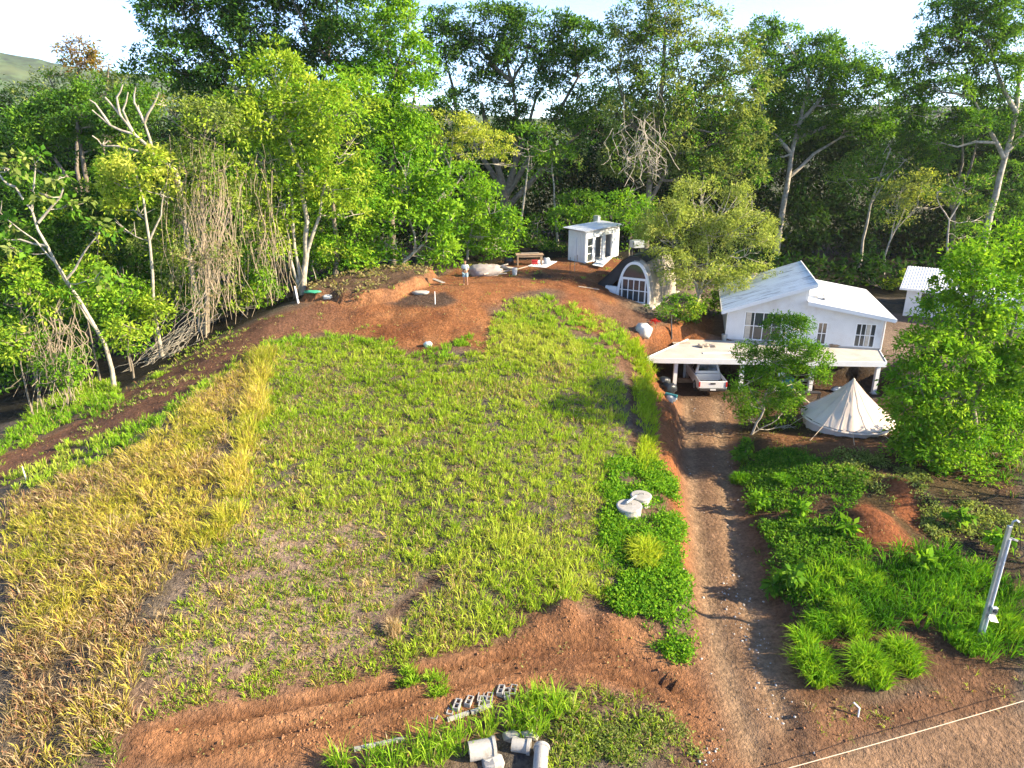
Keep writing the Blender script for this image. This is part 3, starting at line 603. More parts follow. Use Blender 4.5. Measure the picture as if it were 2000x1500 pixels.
# ---------------------------------------------------------------- pickup truck
def pickup():
    q = PZ(1391, 776, 0); rz = math.atan2(46 - q[1], 13.6 - q[0]) - R(90)
    T = empty('pickup_truck', (q[0], q[1] + .1, gh(q[0], q[1] + 1.5) - .01), R(-1.5), 'white double cab pickup parked tail out under the carport', 'pickup truck')
    b = MB(); wd = .90                                       # local +y is forward, origin under the rear bumper
    side = [(0, .62), (.02, 1.08), (1.52, 1.08), (3.30, 1.06), (4.1, 1.02), (4.95, .93), (5.12, .62), (5.1, .42), (4.75, .42), (4.6, .72), (4.3, .84), (3.9, .72), (3.75, .42), (1.65, .42), (1.5, .72), (1.2, .84), (.85, .72), (.7, .42), (.15, .45)]
    b.prism(side[:7] + side[7:], 'x', -wd, -wd + .05); b.prism(side, 'x', wd - .05, wd)
    b.box(-.85, .85, 3.3, 4.98, .5, .98); b.box(-.85, .85, 1.5, 3.3, .4, 1.0)                     # bonnet block and cab floor
    b.box(-.85, .85, 1.48, 1.54, .5, 1.06); b.box(-.85, .85, .05, 1.48, .5, .56)                    # bed front and floor
    b.build('body', M['car'], T, bevel=.025)
    MB().box(-.848, .848, .02, .07, .50, 1.06).build('tailgate', M['car'], T, bevel=.02)
    tgp = MB().box(-.16, .16, -.004, .018, .86, .95); tgp.build('tailgate_handle', M['plastic'], T)
    MB().box(-.84, .84, .08, 1.47, .57, .60).build('bed_liner', M['plastic'], T)
    cab = MB(); A = [(-.84, 1.52, 1.06), (.84, 1.52, 1.06), (.84, 3.95, 1.04), (-.84, 3.95, 1.04)]; B = [(-.66, 1.72, 1.70), (.66, 1.72, 1.70), (.65, 3.0, 1.70), (-.65, 3.0, 1.70)]
    cab.add(A + B, [(0, 1, 5, 4), (1, 2, 6, 5), (2, 3, 7, 6), (3, 0, 4, 7), (4, 5, 6, 7), (3, 2, 1, 0)]); cab.build('cab', M['car'], T, bevel=.05)
    def pane(pts, nm):                                         # glass slightly proud of the cab skin
        p = [Vector(x) for x in pts]; n = (p[1] - p[0]).cross(p[2] - p[0]).normalized(); c = sum(p, Vector()) / 4
        if n.dot(c - Vector((0, 2.5, 1.2))) < 0: n = -n
        MB().add([x + n * .012 for x in p] + [x - n * .01 for x in p], [(0, 1, 2, 3), (7, 6, 5, 4), (0, 4, 5, 1), (1, 5, 6, 2), (2, 6, 7, 3), (3, 7, 4, 0)]).build(nm, M['carglass'], T)
    L = lambda a, b, t: tuple(a[i] + (b[i] - a[i]) * t for i in range(3))
    def sub(q, u0, u1, v0, v1):
        g = lambda u, v: L(L(q[0], q[1], u), L(q[3], q[2], u), v); return [g(u0, v0), g(u1, v0), g(u1, v1), g(u0, v1)]
    pane(sub([A[0], A[1], B[1], B[0]], .10, .90, .30, .86), 'rear_window'); pane(sub([A[3], A[2], B[2], B[3]], .06, .94, .12, .92), 'windscreen')
    for s in ((A[1], A[2], B[2], B[1]), (A[0], A[3], B[3], B[0])):
        pane(sub(list(s), .06, .44, .15, .88), 'side_window'); pane(sub(list(s), .48, .84, .15, .88), 'side_window')
    MB().box(-.88, .88, -.12, .04, .42, .60).build('rear_bumper', M['plastic'], T, bevel=.03); MB().box(-.88, .88, 5.02, 5.2, .38, .66).build('front_bumper', M['car'], T, bevel=.03)
    MB().box(-.18, .18, -.135, -.12, .49, .59).build('number_plate', M['trim'], T)
    for s in (-1, 1):
        MB().box(s * .86 - .05, s * .86 + .05, -.005, .06, .68, 1.02).build('tail_light', M['lamp'], T, bevel=.01)
        MB().box(s * .74 - .12, s * .74 + .12, 5.0, 5.1, .74, .9).build('headlight', M['glass'], T)
        MB().box(s * .96 - .1, s * .96 + .1, 3.42, 3.5, 1.05, 1.24).build('mirror', M['car'], T, bevel=.02)
        for y in (1.18, 4.28):
            Mx = Matrix.Translation((s * .8, y, .37)) @ Matrix.Rotation(R(90), 4, 'Y')
            wh = MB().lathe([(.0, -.12), (.2, -.12), (.34, -.12), (.37, -.09), (.37, .09), (.34, .12), (.2, .12), (0, .12)], 20, Mx).build('wheel', M['rubber'], T)
            MB().lathe([(.0, .09), (.12, .125), (.2, .128), (.21, .1)], 14, Matrix.Translation((s * .8, y, .37)) @ Matrix.Rotation(R(90 * s), 4, 'Y')).build('rim', M['steel'], wh)
    MB().box(-.5, -.3, .02, .05, .3, .42).build('mud_flap', M['rubber'], T)
    return T
pickup()

# ---------------------------------------------------------------- bell tent
def bell_tent():
    q = PZ(1653, 826, .8); z0 = gh(q[0], q[1]); T = empty('bell_tent', (q[0], q[1], z0), 0, 'cream canvas bell tent pegged out beside the driveway', 'tent')
    n = 20; sub_ = 4; rw, hw, ht = 2.38, .62, 2.75; vs = []; rows = 10
    def skirt(a):                                              # radius at the eave sags between the guyed seams
        k = (a / (2 * math.pi) * n) % 1; return 1 - .035 * math.sin(math.pi * k)
    N = n * sub_
    for i in range(rows + 1):
        t = i / rows; r = rw * (1 - t) + .05 * t; z = hw + (ht - hw) * t - .16 * math.sin(math.pi * t)
        for j in range(N):
            a = 2 * math.pi * j / N; k = skirt(a); fold = 1 + .012 * math.sin(a * 7 + t * 5) * (1 - t)
            rr = r * (1 - (1 - k) * (1 - t * .3)) * fold; vs.append((rr * math.cos(a), rr * math.sin(a), z))
    r = MB().add(vs, [(i * N + j, i * N + (j + 1) % N, (i + 1) * N + (j + 1) % N, (i + 1) * N + j) for i in range(rows) for j in range(N)])
    rf = r.build('roof_canvas', M['canvas'], T, smooth=True)
    sm = MB()
    for k in range(0, n):
        a = 2 * math.pi * k / n; sm.tube([(rr * math.cos(a), rr * math.sin(a), z) for rr, z in ((rw * 1.005, hw + .01), (rw * .66 + .03, hw + (ht - hw) * .34 - .125), (rw * .33 + .04, hw + (ht - hw) * .67 - .12), (.07, ht))], .009, 4)
    sm.build('seam', M['canvas'], rf)
    vs = []
    for z, k in ((-.12, .93), (.1, .945), (hw - .04, .985)):
        for j in range(N):
            a = 2 * math.pi * j / N; w = rw * k * skirt(a) * (1 + .012 * math.sin(a * 23)); vs.append((w * math.cos(a), w * math.sin(a), z))
    MB().add(vs, [(i * N + j, i * N + (j + 1) % N, (i + 1) * N + (j + 1) % N, (i + 1) * N + j) for i in range(2) for j in range(N)]).build('side_wall', M['canvas'], T, smooth=True)
    MB().lathe([(rw * .99, hw - .02), (rw * 1.03, hw - .09), (rw * 1.01, hw - .14)], N).build('valance', M['canvas'], T)
    MB().lathe([(.09, ht - .12), (.08, ht + .02), (.03, ht + .10), (.0, ht + .12)], 12).build('peak_cap', M['canvas'], T)
    for k in range(0, n, 2):
        a = 2 * math.pi * (k) / n; p = (rw * math.cos(a), rw * math.sin(a), hw); e = (3.5 * math.cos(a), 3.5 * math.sin(a)); ez = gh(q[0] + e[0], q[1] + e[1]) - z0
        g = MB().tube([p, (e[0], e[1], ez)], .014, 5).build('guy_rope', M['rope'], T); MB().tube([(e[0], e[1], ez - .05), (e[0] * 1.02, e[1] * 1.02, ez + .09)], .02, 5).build('peg', M['wood'], g)
    a = R(-118); MB().add([(math.cos(a + s) * rw * (1 - t) * 1.012, math.sin(a + s) * rw * (1 - t) * 1.012, hw + (ht - hw) * t - .14 * math.sin(math.pi * t)) for t in (0, .3, .6) for s in (-.03 - .05 * t, .03 + .05 * t)], [(0, 1, 3, 2), (2, 3, 5, 4)]).build('door_flap', M['canvas'], T)
bell_tent()

# ---------------------------------------------------------------- person with a drone controller
def skin_obj(name, verts, edges, radii, m, parent=None, sub=2, root=0):
    me = bpy.data.meshes.new(name); me.from_pydata(verts, edges, []); o = link(name, me, parent)
    o.modifiers.new('skin', 'SKIN').use_smooth_shade = True
    for i, r in enumerate(radii):
        d = me.skin_vertices[0].data[i]; d.radius = r if hasattr(r, '__len__') else (r, r); d.use_root = (i == root)
    s = o.modifiers.new('sub', 'SUBSURF'); s.levels = sub; s.render_levels = sub
    dg = bpy.context.evaluated_depsgraph_get(); nm = bpy.data.meshes.new_from_object(o.evaluated_get(dg)); o.modifiers.clear(); o.data = nm; nm.materials.clear(); nm.materials.append(m)
    nm.polygons.foreach_set('use_smooth', np.ones(len(nm.polygons), bool)); return o
def person():
    q = hit(909, 557); P = empty('person', q, R(-8), 'person in pale tee and light blue shorts standing barelegged on the red terrace', 'person')
    # faces the camera (-y); looks down at the hands
    v = [(0, 0, .96), (0, .01, 1.14), (0, .02, 1.34), (0, .015, 1.46), (0, -.03, 1.56), (0, -.045, 1.66), (0, -.04, 1.735),
         (.10, 0, .90), (.12, -.01, .50), (.16, .03, .09), (.17, -.10, .035),
         (-.10, 0, .90), (-.10, -.01, .50), (-.09, .03, .09), (-.10, -.10, .035),
         (.17, .02, 1.40), (.25, .02, 1.14), (.10, -.22, 1.10), (.05, -.28, 1.10),
         (-.17, .02, 1.40), (-.25, .02, 1.14), (-.10, -.22, 1.10), (-.05, -.28, 1.10)]
    e = [(0, 1), (1, 2), (2, 3), (3, 4), (4, 5), (5, 6), (0, 7), (7, 8), (8, 9), (9, 10), (0, 11), (11, 12), (12, 13), (13, 14), (2, 15), (15, 16), (16, 17), (17, 18), (2, 19), (19, 20), (20, 21), (21, 22)]
    r = [(.16, .11), (.145, .10), (.17, .11), .06, .06, (.082, .10), (.06, .075), .095, .062, .04, .035, .095, .062, .04, .035, .06, .045, .034, .03, .06, .045, .034, .03]
    skin_obj('body', v, e, r, M['skin'], P)
    v2 = [(0, 0, 1.0), (0, .01, 1.16), (0, .02, 1.36), (0, .015, 1.47), (.17, .02, 1.41), (.235, .02, 1.20), (-.17, .02, 1.41), (-.235, .02, 1.20)]
    skin_obj('shirt', v2, [(0, 1), (1, 2), (2, 3), (2, 4), (4, 5), (2, 6), (6, 7)], [(.20, .135), (.185, .13), (.20, .135), .085, .095, .085, .095, .085], M['shirt'], P)
    v3 = [(0, 0, 1.0), (.10, 0, .88), (.125, -.01, .56), (-.10, 0, .88), (-.105, -.01, .56)]
    skin_obj('shorts', v3, [(0, 1), (1, 2), (0, 3), (3, 4)], [(.19, .13), .125, .11, .125, .11], M['shorts'], P)
    skin_obj('hair', [(0, -.01, 1.70), (0, -.02, 1.77), (0, .045, 1.66)], [(0, 1), (0, 2)], [(.095, .10), .07, .07], M['hair'], P)
    for s in (1, -1):
        for k in range(4): skin_obj('finger', [(s * .05, -.285, 1.115 - k * .016), (s * (.02), -.325, 1.115 - k * .016), (s * -.015, -.325, 1.113 - k * .016)], [(0, 1), (1, 2)], [.010, .009, .008], M['skin'], P, 1)
        skin_obj('thumb', [(s * .055, -.275, 1.12), (s * .03, -.29, 1.15), (s * .005, -.30, 1.15)], [(0, 1), (1, 2)], [.011, .010, .009], M['skin'], P, 1)
    cs = Vector((q[0], q[1], q[2])); d = empty('drone_controller', (cs.x, cs.y, cs.z), R(-8), 'dark handheld controller held by the person on the terrace', 'controller')
    MB().box(-.11, .11, -.315, -.255, 1.07, 1.135).build('casing', M['plastic'], d, bevel=.01); MB().box(-.085, .085, -.30, -.288, 1.14, 1.23).build('screen', M['glass'], d); [MB().tube([(s * .08, -.27, 1.13), (s * .085, -.25, 1.25)], .008, 6).build('antenna', M['plastic'], d) for s in (-1, 1)]
person()
# ---------------------------------------------------------------- loose things
def lump(mb, c, r, n=10, rough=.25, flat=1.0, seed=0):   # crumpled closed lump: bags, rubble, heaps
    rs = random.Random(seed); rows = max(4, n // 2 + 1); b = len(mb.v)
    for i in range(rows + 1):
        th = math.pi * i / rows
        for j in range(n):
            a = 2 * math.pi * j / n; k = 1 + rough * (rs.random() - .5) * 2 * (0 if i in (0, rows) else 1)
            pw = lambda q, e: math.copysign(abs(q) ** e, q); mb.v.append((c[0] + r[0] * k * pw(math.sin(th), .6) * pw(math.cos(a), .8), c[1] + r[1] * k * pw(math.sin(th), .6) * pw(math.sin(a), .8), c[2] + r[2] * (1 + (k - 1) * .6) * -pw(math.cos(th), .75)))
    for i in range(rows):
        for j in range(n): mb.f.append((b + i * n + j, b + i * n + (j + 1) % n, b + (i + 1) * n + (j + 1) % n, b + (i + 1) * n + j))
    return mb
def heap(name, px, py, r, m, label, cat, seed=1, rough=.22, dz=None, rz=0.0, n=14, group=None, smooth=True):
    q = hit(px, py); o = one(name, lump(MB(), (0, 0, r[2] * .7), r, n, rough, seed=seed), m, label, cat, q, (0, 0, rz), group, smooth); return o
heap('bulk_bag', 1256, 656, (.52, .46, .50), M['bag'], 'big white woven bulk bag beside the red cut bank', 'bag', 3, .2)
heap('plastic_bag', 836, 677, (.24, .16, .18), M['bagblue'], 'crumpled grey plastic bag at the foot of the terrace bank', 'bag', 5, .3)
heap('paper_scrap', 640, 579, (.3, .22, .14), M['bag'], 'white crumpled sheet on the red earth near the tree edge', 'sheet', 6, .35)
heap('green_net', 612, 571, (.55, .25, .10), M['green'], 'scrap of green netting lying by the tree edge', 'net', 7, .4)
heap('rubbish_bag', 1305, 766, (.45, .4, .34), M['blackbag'], 'shiny black rubbish bag left of the carport column', 'bag', 8, .2)
heap('rubbish_bag', 1296, 752, (.35, .3, .3), M['blackbag'], 'black rubbish bag higher up against the cut bank', 'bag', 9, .2)
heap('white_sack', 1310, 783, (.32, .22, .2), M['bag'], 'small white sack at the top of the driveway', 'bag', 10, .3)
heap('gravel_heap', 822, 573, (.6, .35, .10), M['conc'], 'small grey gravel heap below the earth ledge', 'heap', 11, .15)
o = MB().tube([(0, 0, .1), (.55, -.5, .12)], .10, 10); one('plastic_tube', o, M['teal'], 'teal plastic tube lying beside the black bags', 'tube', hit(1300, 772))
# concrete septic rings
def ring(px, py, r, h, label):
    q = hit(px, py); e = empty('septic_ring', (q[0], q[1], q[2] - .1), 0, label, 'concrete ring', 'concrete septic rings in the creeper')
    MB().lathe([(r, 0), (r, h), (r - .09, h), (r - .09, 0)], 28).build('ring_wall', M['conc'], e)
    MB().lathe([(0, h + .09), (r - .02, h + .085), (r + .03, h + .06), (r + .03, h + .005), (0, h + .005)], 28).build('lid', M['trimconc'], e, smooth=False)
    MB().tube([(-.1, 0, h + .08), (-.1, 0, h + .16), (.1, 0, h + .16), (.1, 0, h + .08)], .012, 6).build('lifting_loop', M['dark'], e)
M['trimconc'] = mat('pale_concrete', (.38, .37, .35), .85, var=.2, scale=2.5, stain=(.20, .16, .12), sscale=2.6, samt=.7, bump=.3, bscale=25)
ring(1228, 1003, .50, .42, 'round concrete septic ring nearer the camera, pipe across its lid'); ring(1251, 983, .42, .42, 'smaller concrete septic ring behind the other one')
q = hit(1232, 996); one('pipe_offcut', MB().tube([(-.25, -.3, 0), (.22, .25, .03)], .045, 10), M['steel'], 'short grey pipe lying across the nearer septic ring lid', 'pipe', (q[0], q[1], q[2] + .50))
# concrete blocks in a row by the track
def block_mesh():
    mb = MB(); L_, W_, Hh, t = .39, .19, .19, .03
    mb.box(-W_ / 2, -W_ / 2 + t, -L_ / 2, L_ / 2, 0, Hh); mb.box(W_ / 2 - t, W_ / 2, -L_ / 2, L_ / 2, 0, Hh)
    for y in (-L_ / 2, -t / 2, L_ / 2 - t): mb.box(-W_ / 2 + t, W_ / 2 - t, y, y + t, .002, Hh - .002)
    mb.box(-W_ / 2 + t, W_ / 2 - t, -L_ / 2 + t, -t / 2, .0, .03); mb.box(-W_ / 2 + t, W_ / 2 - t, t / 2, L_ / 2 - t, .0, .03)
    return mb.mesh('concrete_block', M['block'])
M['block'] = mat('block_concrete', (.33, .33, .33), .9, var=.2, scale=8, bump=.4, bscale=60, stain=(.33, .2, .11), sscale=5, samt=.7)
bm_ = block_mesh()
for i, (px, py, dz, rz, lb) in enumerate([(894, 1379, -.03, 8, 'upright in the row, just right of the buried ones'), (916, 1372, -.04, 12, 'standing alone with gaps on both sides'), (938, 1362, -.09, 8, 'muddy and behind the pair in the middle of the row'),
      (943, 1371, -.07, 6, 'front one of the muddy middle pair'), (956, 1364, -.08, 4, 'right one of the muddy middle pair'), (979, 1352, -.02, 6, 'clean pale, left of the bright pair near the right end'), (990, 1357, -.03, 4, 'clean pale, right of the bright pair near the right end'),
      (1003, 1347, -.10, 10, 'half sunk at the right end of the row'), (879, 1386, -.13, 8, 'nearly buried, only one end showing, right of the sunken three'), (866, 1390, -.155, 10, 'sunken, second from the left end of the row but one'),
      (851, 1395, -.16, 12, 'sunken, second from the left end of the row'), (835, 1399, -.165, 9, 'sunken at the left end of the row')]):
    q = hit(px, py); o = link('concrete_block', bm_, None, (q[0], q[1], q[2] + dz - .05), (R(random.uniform(-7, 7)), R(random.uniform(-7, 7)), R(-rz + random.uniform(-9, 9)))); tag(o, 'hollow concrete block, ' + lb, 'block', 'concrete blocks beside the dirt track')
def plank(name, p0, p1, w, h, m, label, cat='board', group=None, lift=.03, mid=0):
    a, b = hit(*p0), hit(*p1); a = Vector(a) + Vector((0, 0, lift)); b = Vector(b) + Vector((0, 0, lift)); c = (a + b) / 2
    return one(name, MB().bar(a - c, b - c, w, h), m, label, cat, c, group=group)
plank('formwork_board', (692, 1466), (790, 1445), .10, .12, M['trimconc'], 'whitish formwork board at the lower edge of the track, left end'); plank('formwork_board', (920, 1394), (962, 1379), .10, .14, M['trimconc'], 'white splashed formwork board below the concrete blocks, right of its twin'); plank('formwork_board', (874, 1408), (916, 1394), .09, .12, M['trimconc'], 'shorter muddy white board below the concrete blocks')
# broken concrete pipes at the bottom edge
def culvert(px, py, r, L_, rz, label, tilt=0, lift=.75):
    q = hit(px, py); e = empty('culvert_pipe', (q[0], q[1], q[2] + r * lift), rz, label, 'concrete pipe', 'concrete pipes in the verge grass'); n = 26
    Mx = Matrix.Rotation(R(90 + tilt), 4, 'Y')
    MB().lathe([(r, -L_ / 2), (r, L_ / 2 - .1), (r + .035, L_ / 2 - .09), (r + .035, L_ / 2), (r - .05, L_ / 2), (r - .05, -L_ / 2), (r, -L_ / 2)], n, Mx).build('barrel', M['trimconc'], e)
culvert(942, 1474, .26, .75, R(12), 'broken concrete pipe lying sideways in the grass, left of three'); culvert(1018, 1464, .19, .52, R(-10), 'short concrete pipe lying between the two larger ones'); culvert(1056, 1492, .20, .85, R(84), 'concrete pipe pointing at the camera, right of three')
for i, (px, py, r) in enumerate([(1000, 1443, .2), (1034, 1440, .17), (962, 1492, .22)]): heap('concrete_rubble', px, py, (r * 1.3, r, r * .6), M['trimconc'], ['rough lump of broken concrete above the short pipe, left one', 'rough lump of broken concrete above the short pipe, right one', 'broken concrete slab piece under the left pipe'][i], 'rubble', 20 + i, .3, n=9, group='concrete rubble in the verge grass', smooth=False)
# electricity entry pole
def pole():
    q = hit(1911, 1250); P = empty('utility_pole', q, 0, 'grey galvanised electricity entry pole at the roadside, meter box low down', 'utility pole')
    MB().box(-.058, .058, -.058, .058, -.3, 4.35).build('mast', M['steel'], P, bevel=.012); MB().tube([(.09, -.05, .2), (.09, -.05, 3.9)], .03, 8).build('conduit', M['trim'], P)
    m = MB().box(.02, .22, -.20, -.08, 1.15, 1.42).build('meter_box', M['steel'], P, bevel=.015); MB().lathe([(.0, .06), (.07, .05), (.075, 0)], 14, Matrix.Translation((.12, -.2, 1.31)) @ Matrix.Rotation(R(90), 4, 'X')).build('meter_dial', M['glass'], m); MB().add([(.0, -.28, .98), (.26, -.30, .93), (.26, -.08, 1.05), (.0, -.08, 1.1)], [(0, 1, 2, 3), (3, 2, 1, 0)]).build('cover_flap', M['steel'], m)
    MB().bar((.0, 0, 3.95), (.45, .1, 3.75), .05).build('bracket', M['steel'], P); MB().tube([(.06, 0, 4.3), (.06, 0, 4.5), (.14, -.02, 4.56), (.22, -.04, 4.5)], .035, 8).build('service_head', M['steel'], P)
    loop = [(.45 + .16 * math.cos(a), -.1 + .05 * math.sin(a), 3.45 + .16 * math.sin(a)) for a in np.linspace(0, 2 * math.pi, 15)]; MB().tube(loop, .016, 6).build('cable_coil', M['rubber'], P)
    MB().tube([(.2, -.04, 4.5), (.35, -.05, 4.1), (.45, -.1, 3.6), (.7, -.2, 3.3), (1.4, -.4, 3.5)], .012, 5).build('cable', M['rubber'], P)
    for k, (ex, ez) in enumerate(((9, 1.6), (9, .9), (-2.2, -3.3))):
        if k < 2: MB().tube([(.15 + ex * s, -.03 - 1.5 * s, 4.5 - .1 * k + ez * s - 1.2 * s * (1 - s)) for s in np.linspace(0, 1, 9)], .010, 5).build('service_wire', M['rubber'], P)
    MB().lathe([(.3, -.05), (.28, .06), (.1, .1), (.0, .1)], 12).build('concrete_foot', M['trimconc'], P)
pole()
a = Vector(PY(1300, 1565, 13.0)); b = Vector(PY(2250, 1292, 17.5)); pts = [a.lerp(b, t) - Vector((0, 0, .12 * 4 * t * (1 - t))) for t in np.linspace(0, 1, 16)]
dz_ = 0
one('overhead_cable', MB().tube([p - pts[0] for p in pts], .011, 6), M['rope'], 'pale cable strung across the bottom right corner above the road', 'cable', pts[0])
q = hit(1676, 1400); one('bent_pipe', MB().tube([(0, 0, 0), (.02, .05, .28), (-.16, .1, .45)], .025, 7), M['trim'], 'bent white plastic pipe sticking out of the roadside bank', 'pipe', q)
# stakes
def stake(px, py, h, r, m, label, lean=(0, 0), name='stake', cat='stake', group=None):
    q = hit(px, py); one(name, MB().tube([(0, 0, -.1), (lean[0] * h * .5, lean[1] * h * .5, h * .5), (lean[0] * h, lean[1] * h, h)], [r, r, r * .8], 7), m, label, cat, q, group=group)
stake(583, 592, 1.15, .07, M['trim'], 'white post leaning at the left end of the terrace', (-.12, 0)); stake(850, 594, .85, .03, M['trim'], 'thin white stake in the middle of the terrace edge')
stake(53, 942, .8, .025, M['trim'], 'thin pale stake in the grass at the left edge', (-.05, 0))
for i, (px, py, l) in enumerate([(1113, 534, 'leftmost rust rod standing in front of the shed'), (1122, 531, 'pale rod standing second from the left in front of the shed'), (1127, 516, 'short rod standing third from the left in front of the shed'), (1157, 518, 'rod standing right of the others in front of the shed')]): stake(px, py, (1.3, 1.3, .8, .8)[i], .025, M['palebark'] if i == 1 else M['dark'], l, name='rebar_rod', cat='rod', group='rods in front of the shed')
stake(1312, 660, 1.6, .05, M['dark'], 'dark post leaning against the red cut bank', (-.08, .1), 'post', 'post')
# timber pile, tarp, bucket, workbench, sheets
q = hit(948, 538); tp = lump(MB(), (0, 0, .30), (1.25, .55, .55), 22, .20, seed=4); one('tarpaulin_heap', tp, M['tarp'], 'grey tarpaulin crumpled over the left end of the timber pile', 'tarpaulin', q, smooth=True)
for i, (p0, p1, w, l) in enumerate([((955, 539), (1000, 534), .16, 'lowest front log of the timber pile'), ((950, 533), (992, 526), .14, 'upper log of the timber pile running under the tarpaulin'), ((965, 528), (1004, 527), .16, 'rear log of the timber pile'), ((958, 541), (990, 541), .10, 'thin pole lying in front of the timber pile'), ((975, 530), (1003, 537), .12, 'log lying askew across the timber pile'), ((945, 545), (968, 534), .09, 'bent pale branch sticking out of the timber pile')]):
    a, b = Vector(hit(*p0)), Vector(hit(*p1)); a.z += .12 + .12 * (i % 3); b.z += .14 + .14 * ((i + 1) % 3); c = (a + b) / 2; mid = Vector((random.uniform(-.05, .05), random.uniform(-.1, .1), random.uniform(0, .08)))
    one('log', MB().tube([a - c, mid, b - c], [w / 2 * 1.1, w / 2, w / 2 * .85], 9), M['greywood'], l, 'log', c, group='logs of the timber pile')
def bucket(loc, m, label, r=.17, h=.36):
    e = empty('bucket', loc, 0, label, 'bucket'); MB().lathe([(0, .01), (r * .8, 0), (r, h), (r - .015, h), (r * .78, .03), (0, .03)], 18).build('pail', m, e, smooth=False)
    MB().tube([(r * math.cos(a), 0.02, h + .16 * math.sin(a)) for a in np.linspace(0, math.pi, 9)], .008, 5).build('handle', M['dark'], e)
bucket(Vector(hit(1005, 537)), M['bag'], 'pale bucket at the right end of the timber pile', .22, .55)
def bench():
    q = hit(1034, 517); e = empty('workbench', q, R(4), 'rough timber workbench in front of the dark trees near the shed', 'workbench')
    for k in range(4): MB().box(-1.15, 1.15, -.5 + k * .25, -.5 + k * .25 + .235, .86, .90).build('top_board', M['wood'], e)
    for x in (-1.0, 1.0):
        for y in (-.42, .42): MB().box(x - .05, x + .05, y - .05, y + .05, -.1, .86).build('leg', M['wood'], e)
    for y in (-.42, .42): MB().box(-.95, .95, y - .03, y + .03, .70, .82).build('rail', M['wood'], e)
    b = Vector(q); one('board', MB().bar((-.8, 0, 0), (.7, .1, .02), .2, .04), M['greywood'], 'grey board left on top of the workbench', 'board', b + Vector((.1, .1, .94)))
    one('sack', lump(MB(), (0, 0, .25), (.28, .2, .3), 12, .25, seed=31), M['bagblue'], 'pale blue sack at the right end of the workbench', 'sack', b + Vector((1.45, .2, .0)), smooth=True)
    one('red_crate', MB().box(-.25, .25, -.18, .18, 0, .35).box(-.27, .27, -.2, .2, .3, .34), M['red'], 'dull red crate under the workbench', 'crate', b + Vector((.45, .1, .02)))
    one('rubber_tub', lump(MB(), (0, 0, .3), (.42, .3, .3), 14, .15, seed=12), M['blackbag'], 'black rubber tub left of the workbench', 'tub', Vector(hit(994, 517)), smooth=True)
bench()
def sheet(pts, m, label, lift=.05, group='roofing sheets lying on the terrace', tilt=0):
    P = [Vector(hit(*p)) + Vector((0, 0, lift)) for p in pts]; c = sum(P, Vector()) / 4; mb = MB(); ribbed(mb, *[p - c for p in P], 9, .03, .012); one('roofing_sheet', mb, m, label, 'sheet', c, group=group)
sheet([(1030, 521), (1066, 524), (1088, 512), (1052, 509)], M['sheet'], 'white ribbed roofing sheets lying flat left of the shed'); sheet([(1156, 523), (1176, 527), (1196, 508), (1180, 503)], M['sheet'], 'pale blue ribbed sheet propped beside the arched cabin', .25)
plank('plank', (1007, 527), (1030, 521), .18, .04, M['greywood'], 'grey plank lying between timber pile and roofing sheets'); plank('plank', (846, 545), (866, 553), .3, .03, M['trimconc'], 'pale board lying at the right end of the earth ledge'); plank('plank', (1130, 560), (1170, 566), .12, .05, M['greywood'], 'grey plank on the earth slope left of the arched cabin')
# on the slab
def onslab(px, py): return Vector(PZ(px, py, SLZ + .004))
bucket(onslab(1414, 664), M['steel'], 'grey bucket at the left corner of the house wall', .2, .42)
one('debris_heap', lump(MB(), (0, 0, .06), (.55, .3, .16), 16, .4, seed=40), M['greywood'], 'heap of brown debris in the middle of the slab left of the house', 'heap', onslab(1379, 677))
one('board', MB().bar((-1, 0, .02), (1, .05, .02), .25, .04), M['sheet'], 'long grey board lying near the front edge of the slab', 'board', onslab(1402, 690)); one('board', MB().bar((-.6, .2, .02), (.6, .3, .02), .3, .04), M['greywood'], 'tan board at the left rear corner of the slab', 'board', onslab(1332, 672))
for i, (px, py, r, m, l) in enumerate([(1614, 673, (.25, .18, .42), 'bag', 'white sack leaning by the house door'), (1632, 677, (.5, .22, .12), 'wood', 'low brown heap right of the house door'), (1651, 676, (.25, .2, .2), 'bagblue', 'grey toolbag on the slab below the right window'), (1565, 660, (.3, .2, .6), 'bag', 'pale sack standing against the house wall left of the door')]):
    one('sack', lump(MB(), (0, 0, r[2] * .9), r, 12, .2, seed=50 + i), M[m], l, 'sack', onslab(px, py), smooth=True)
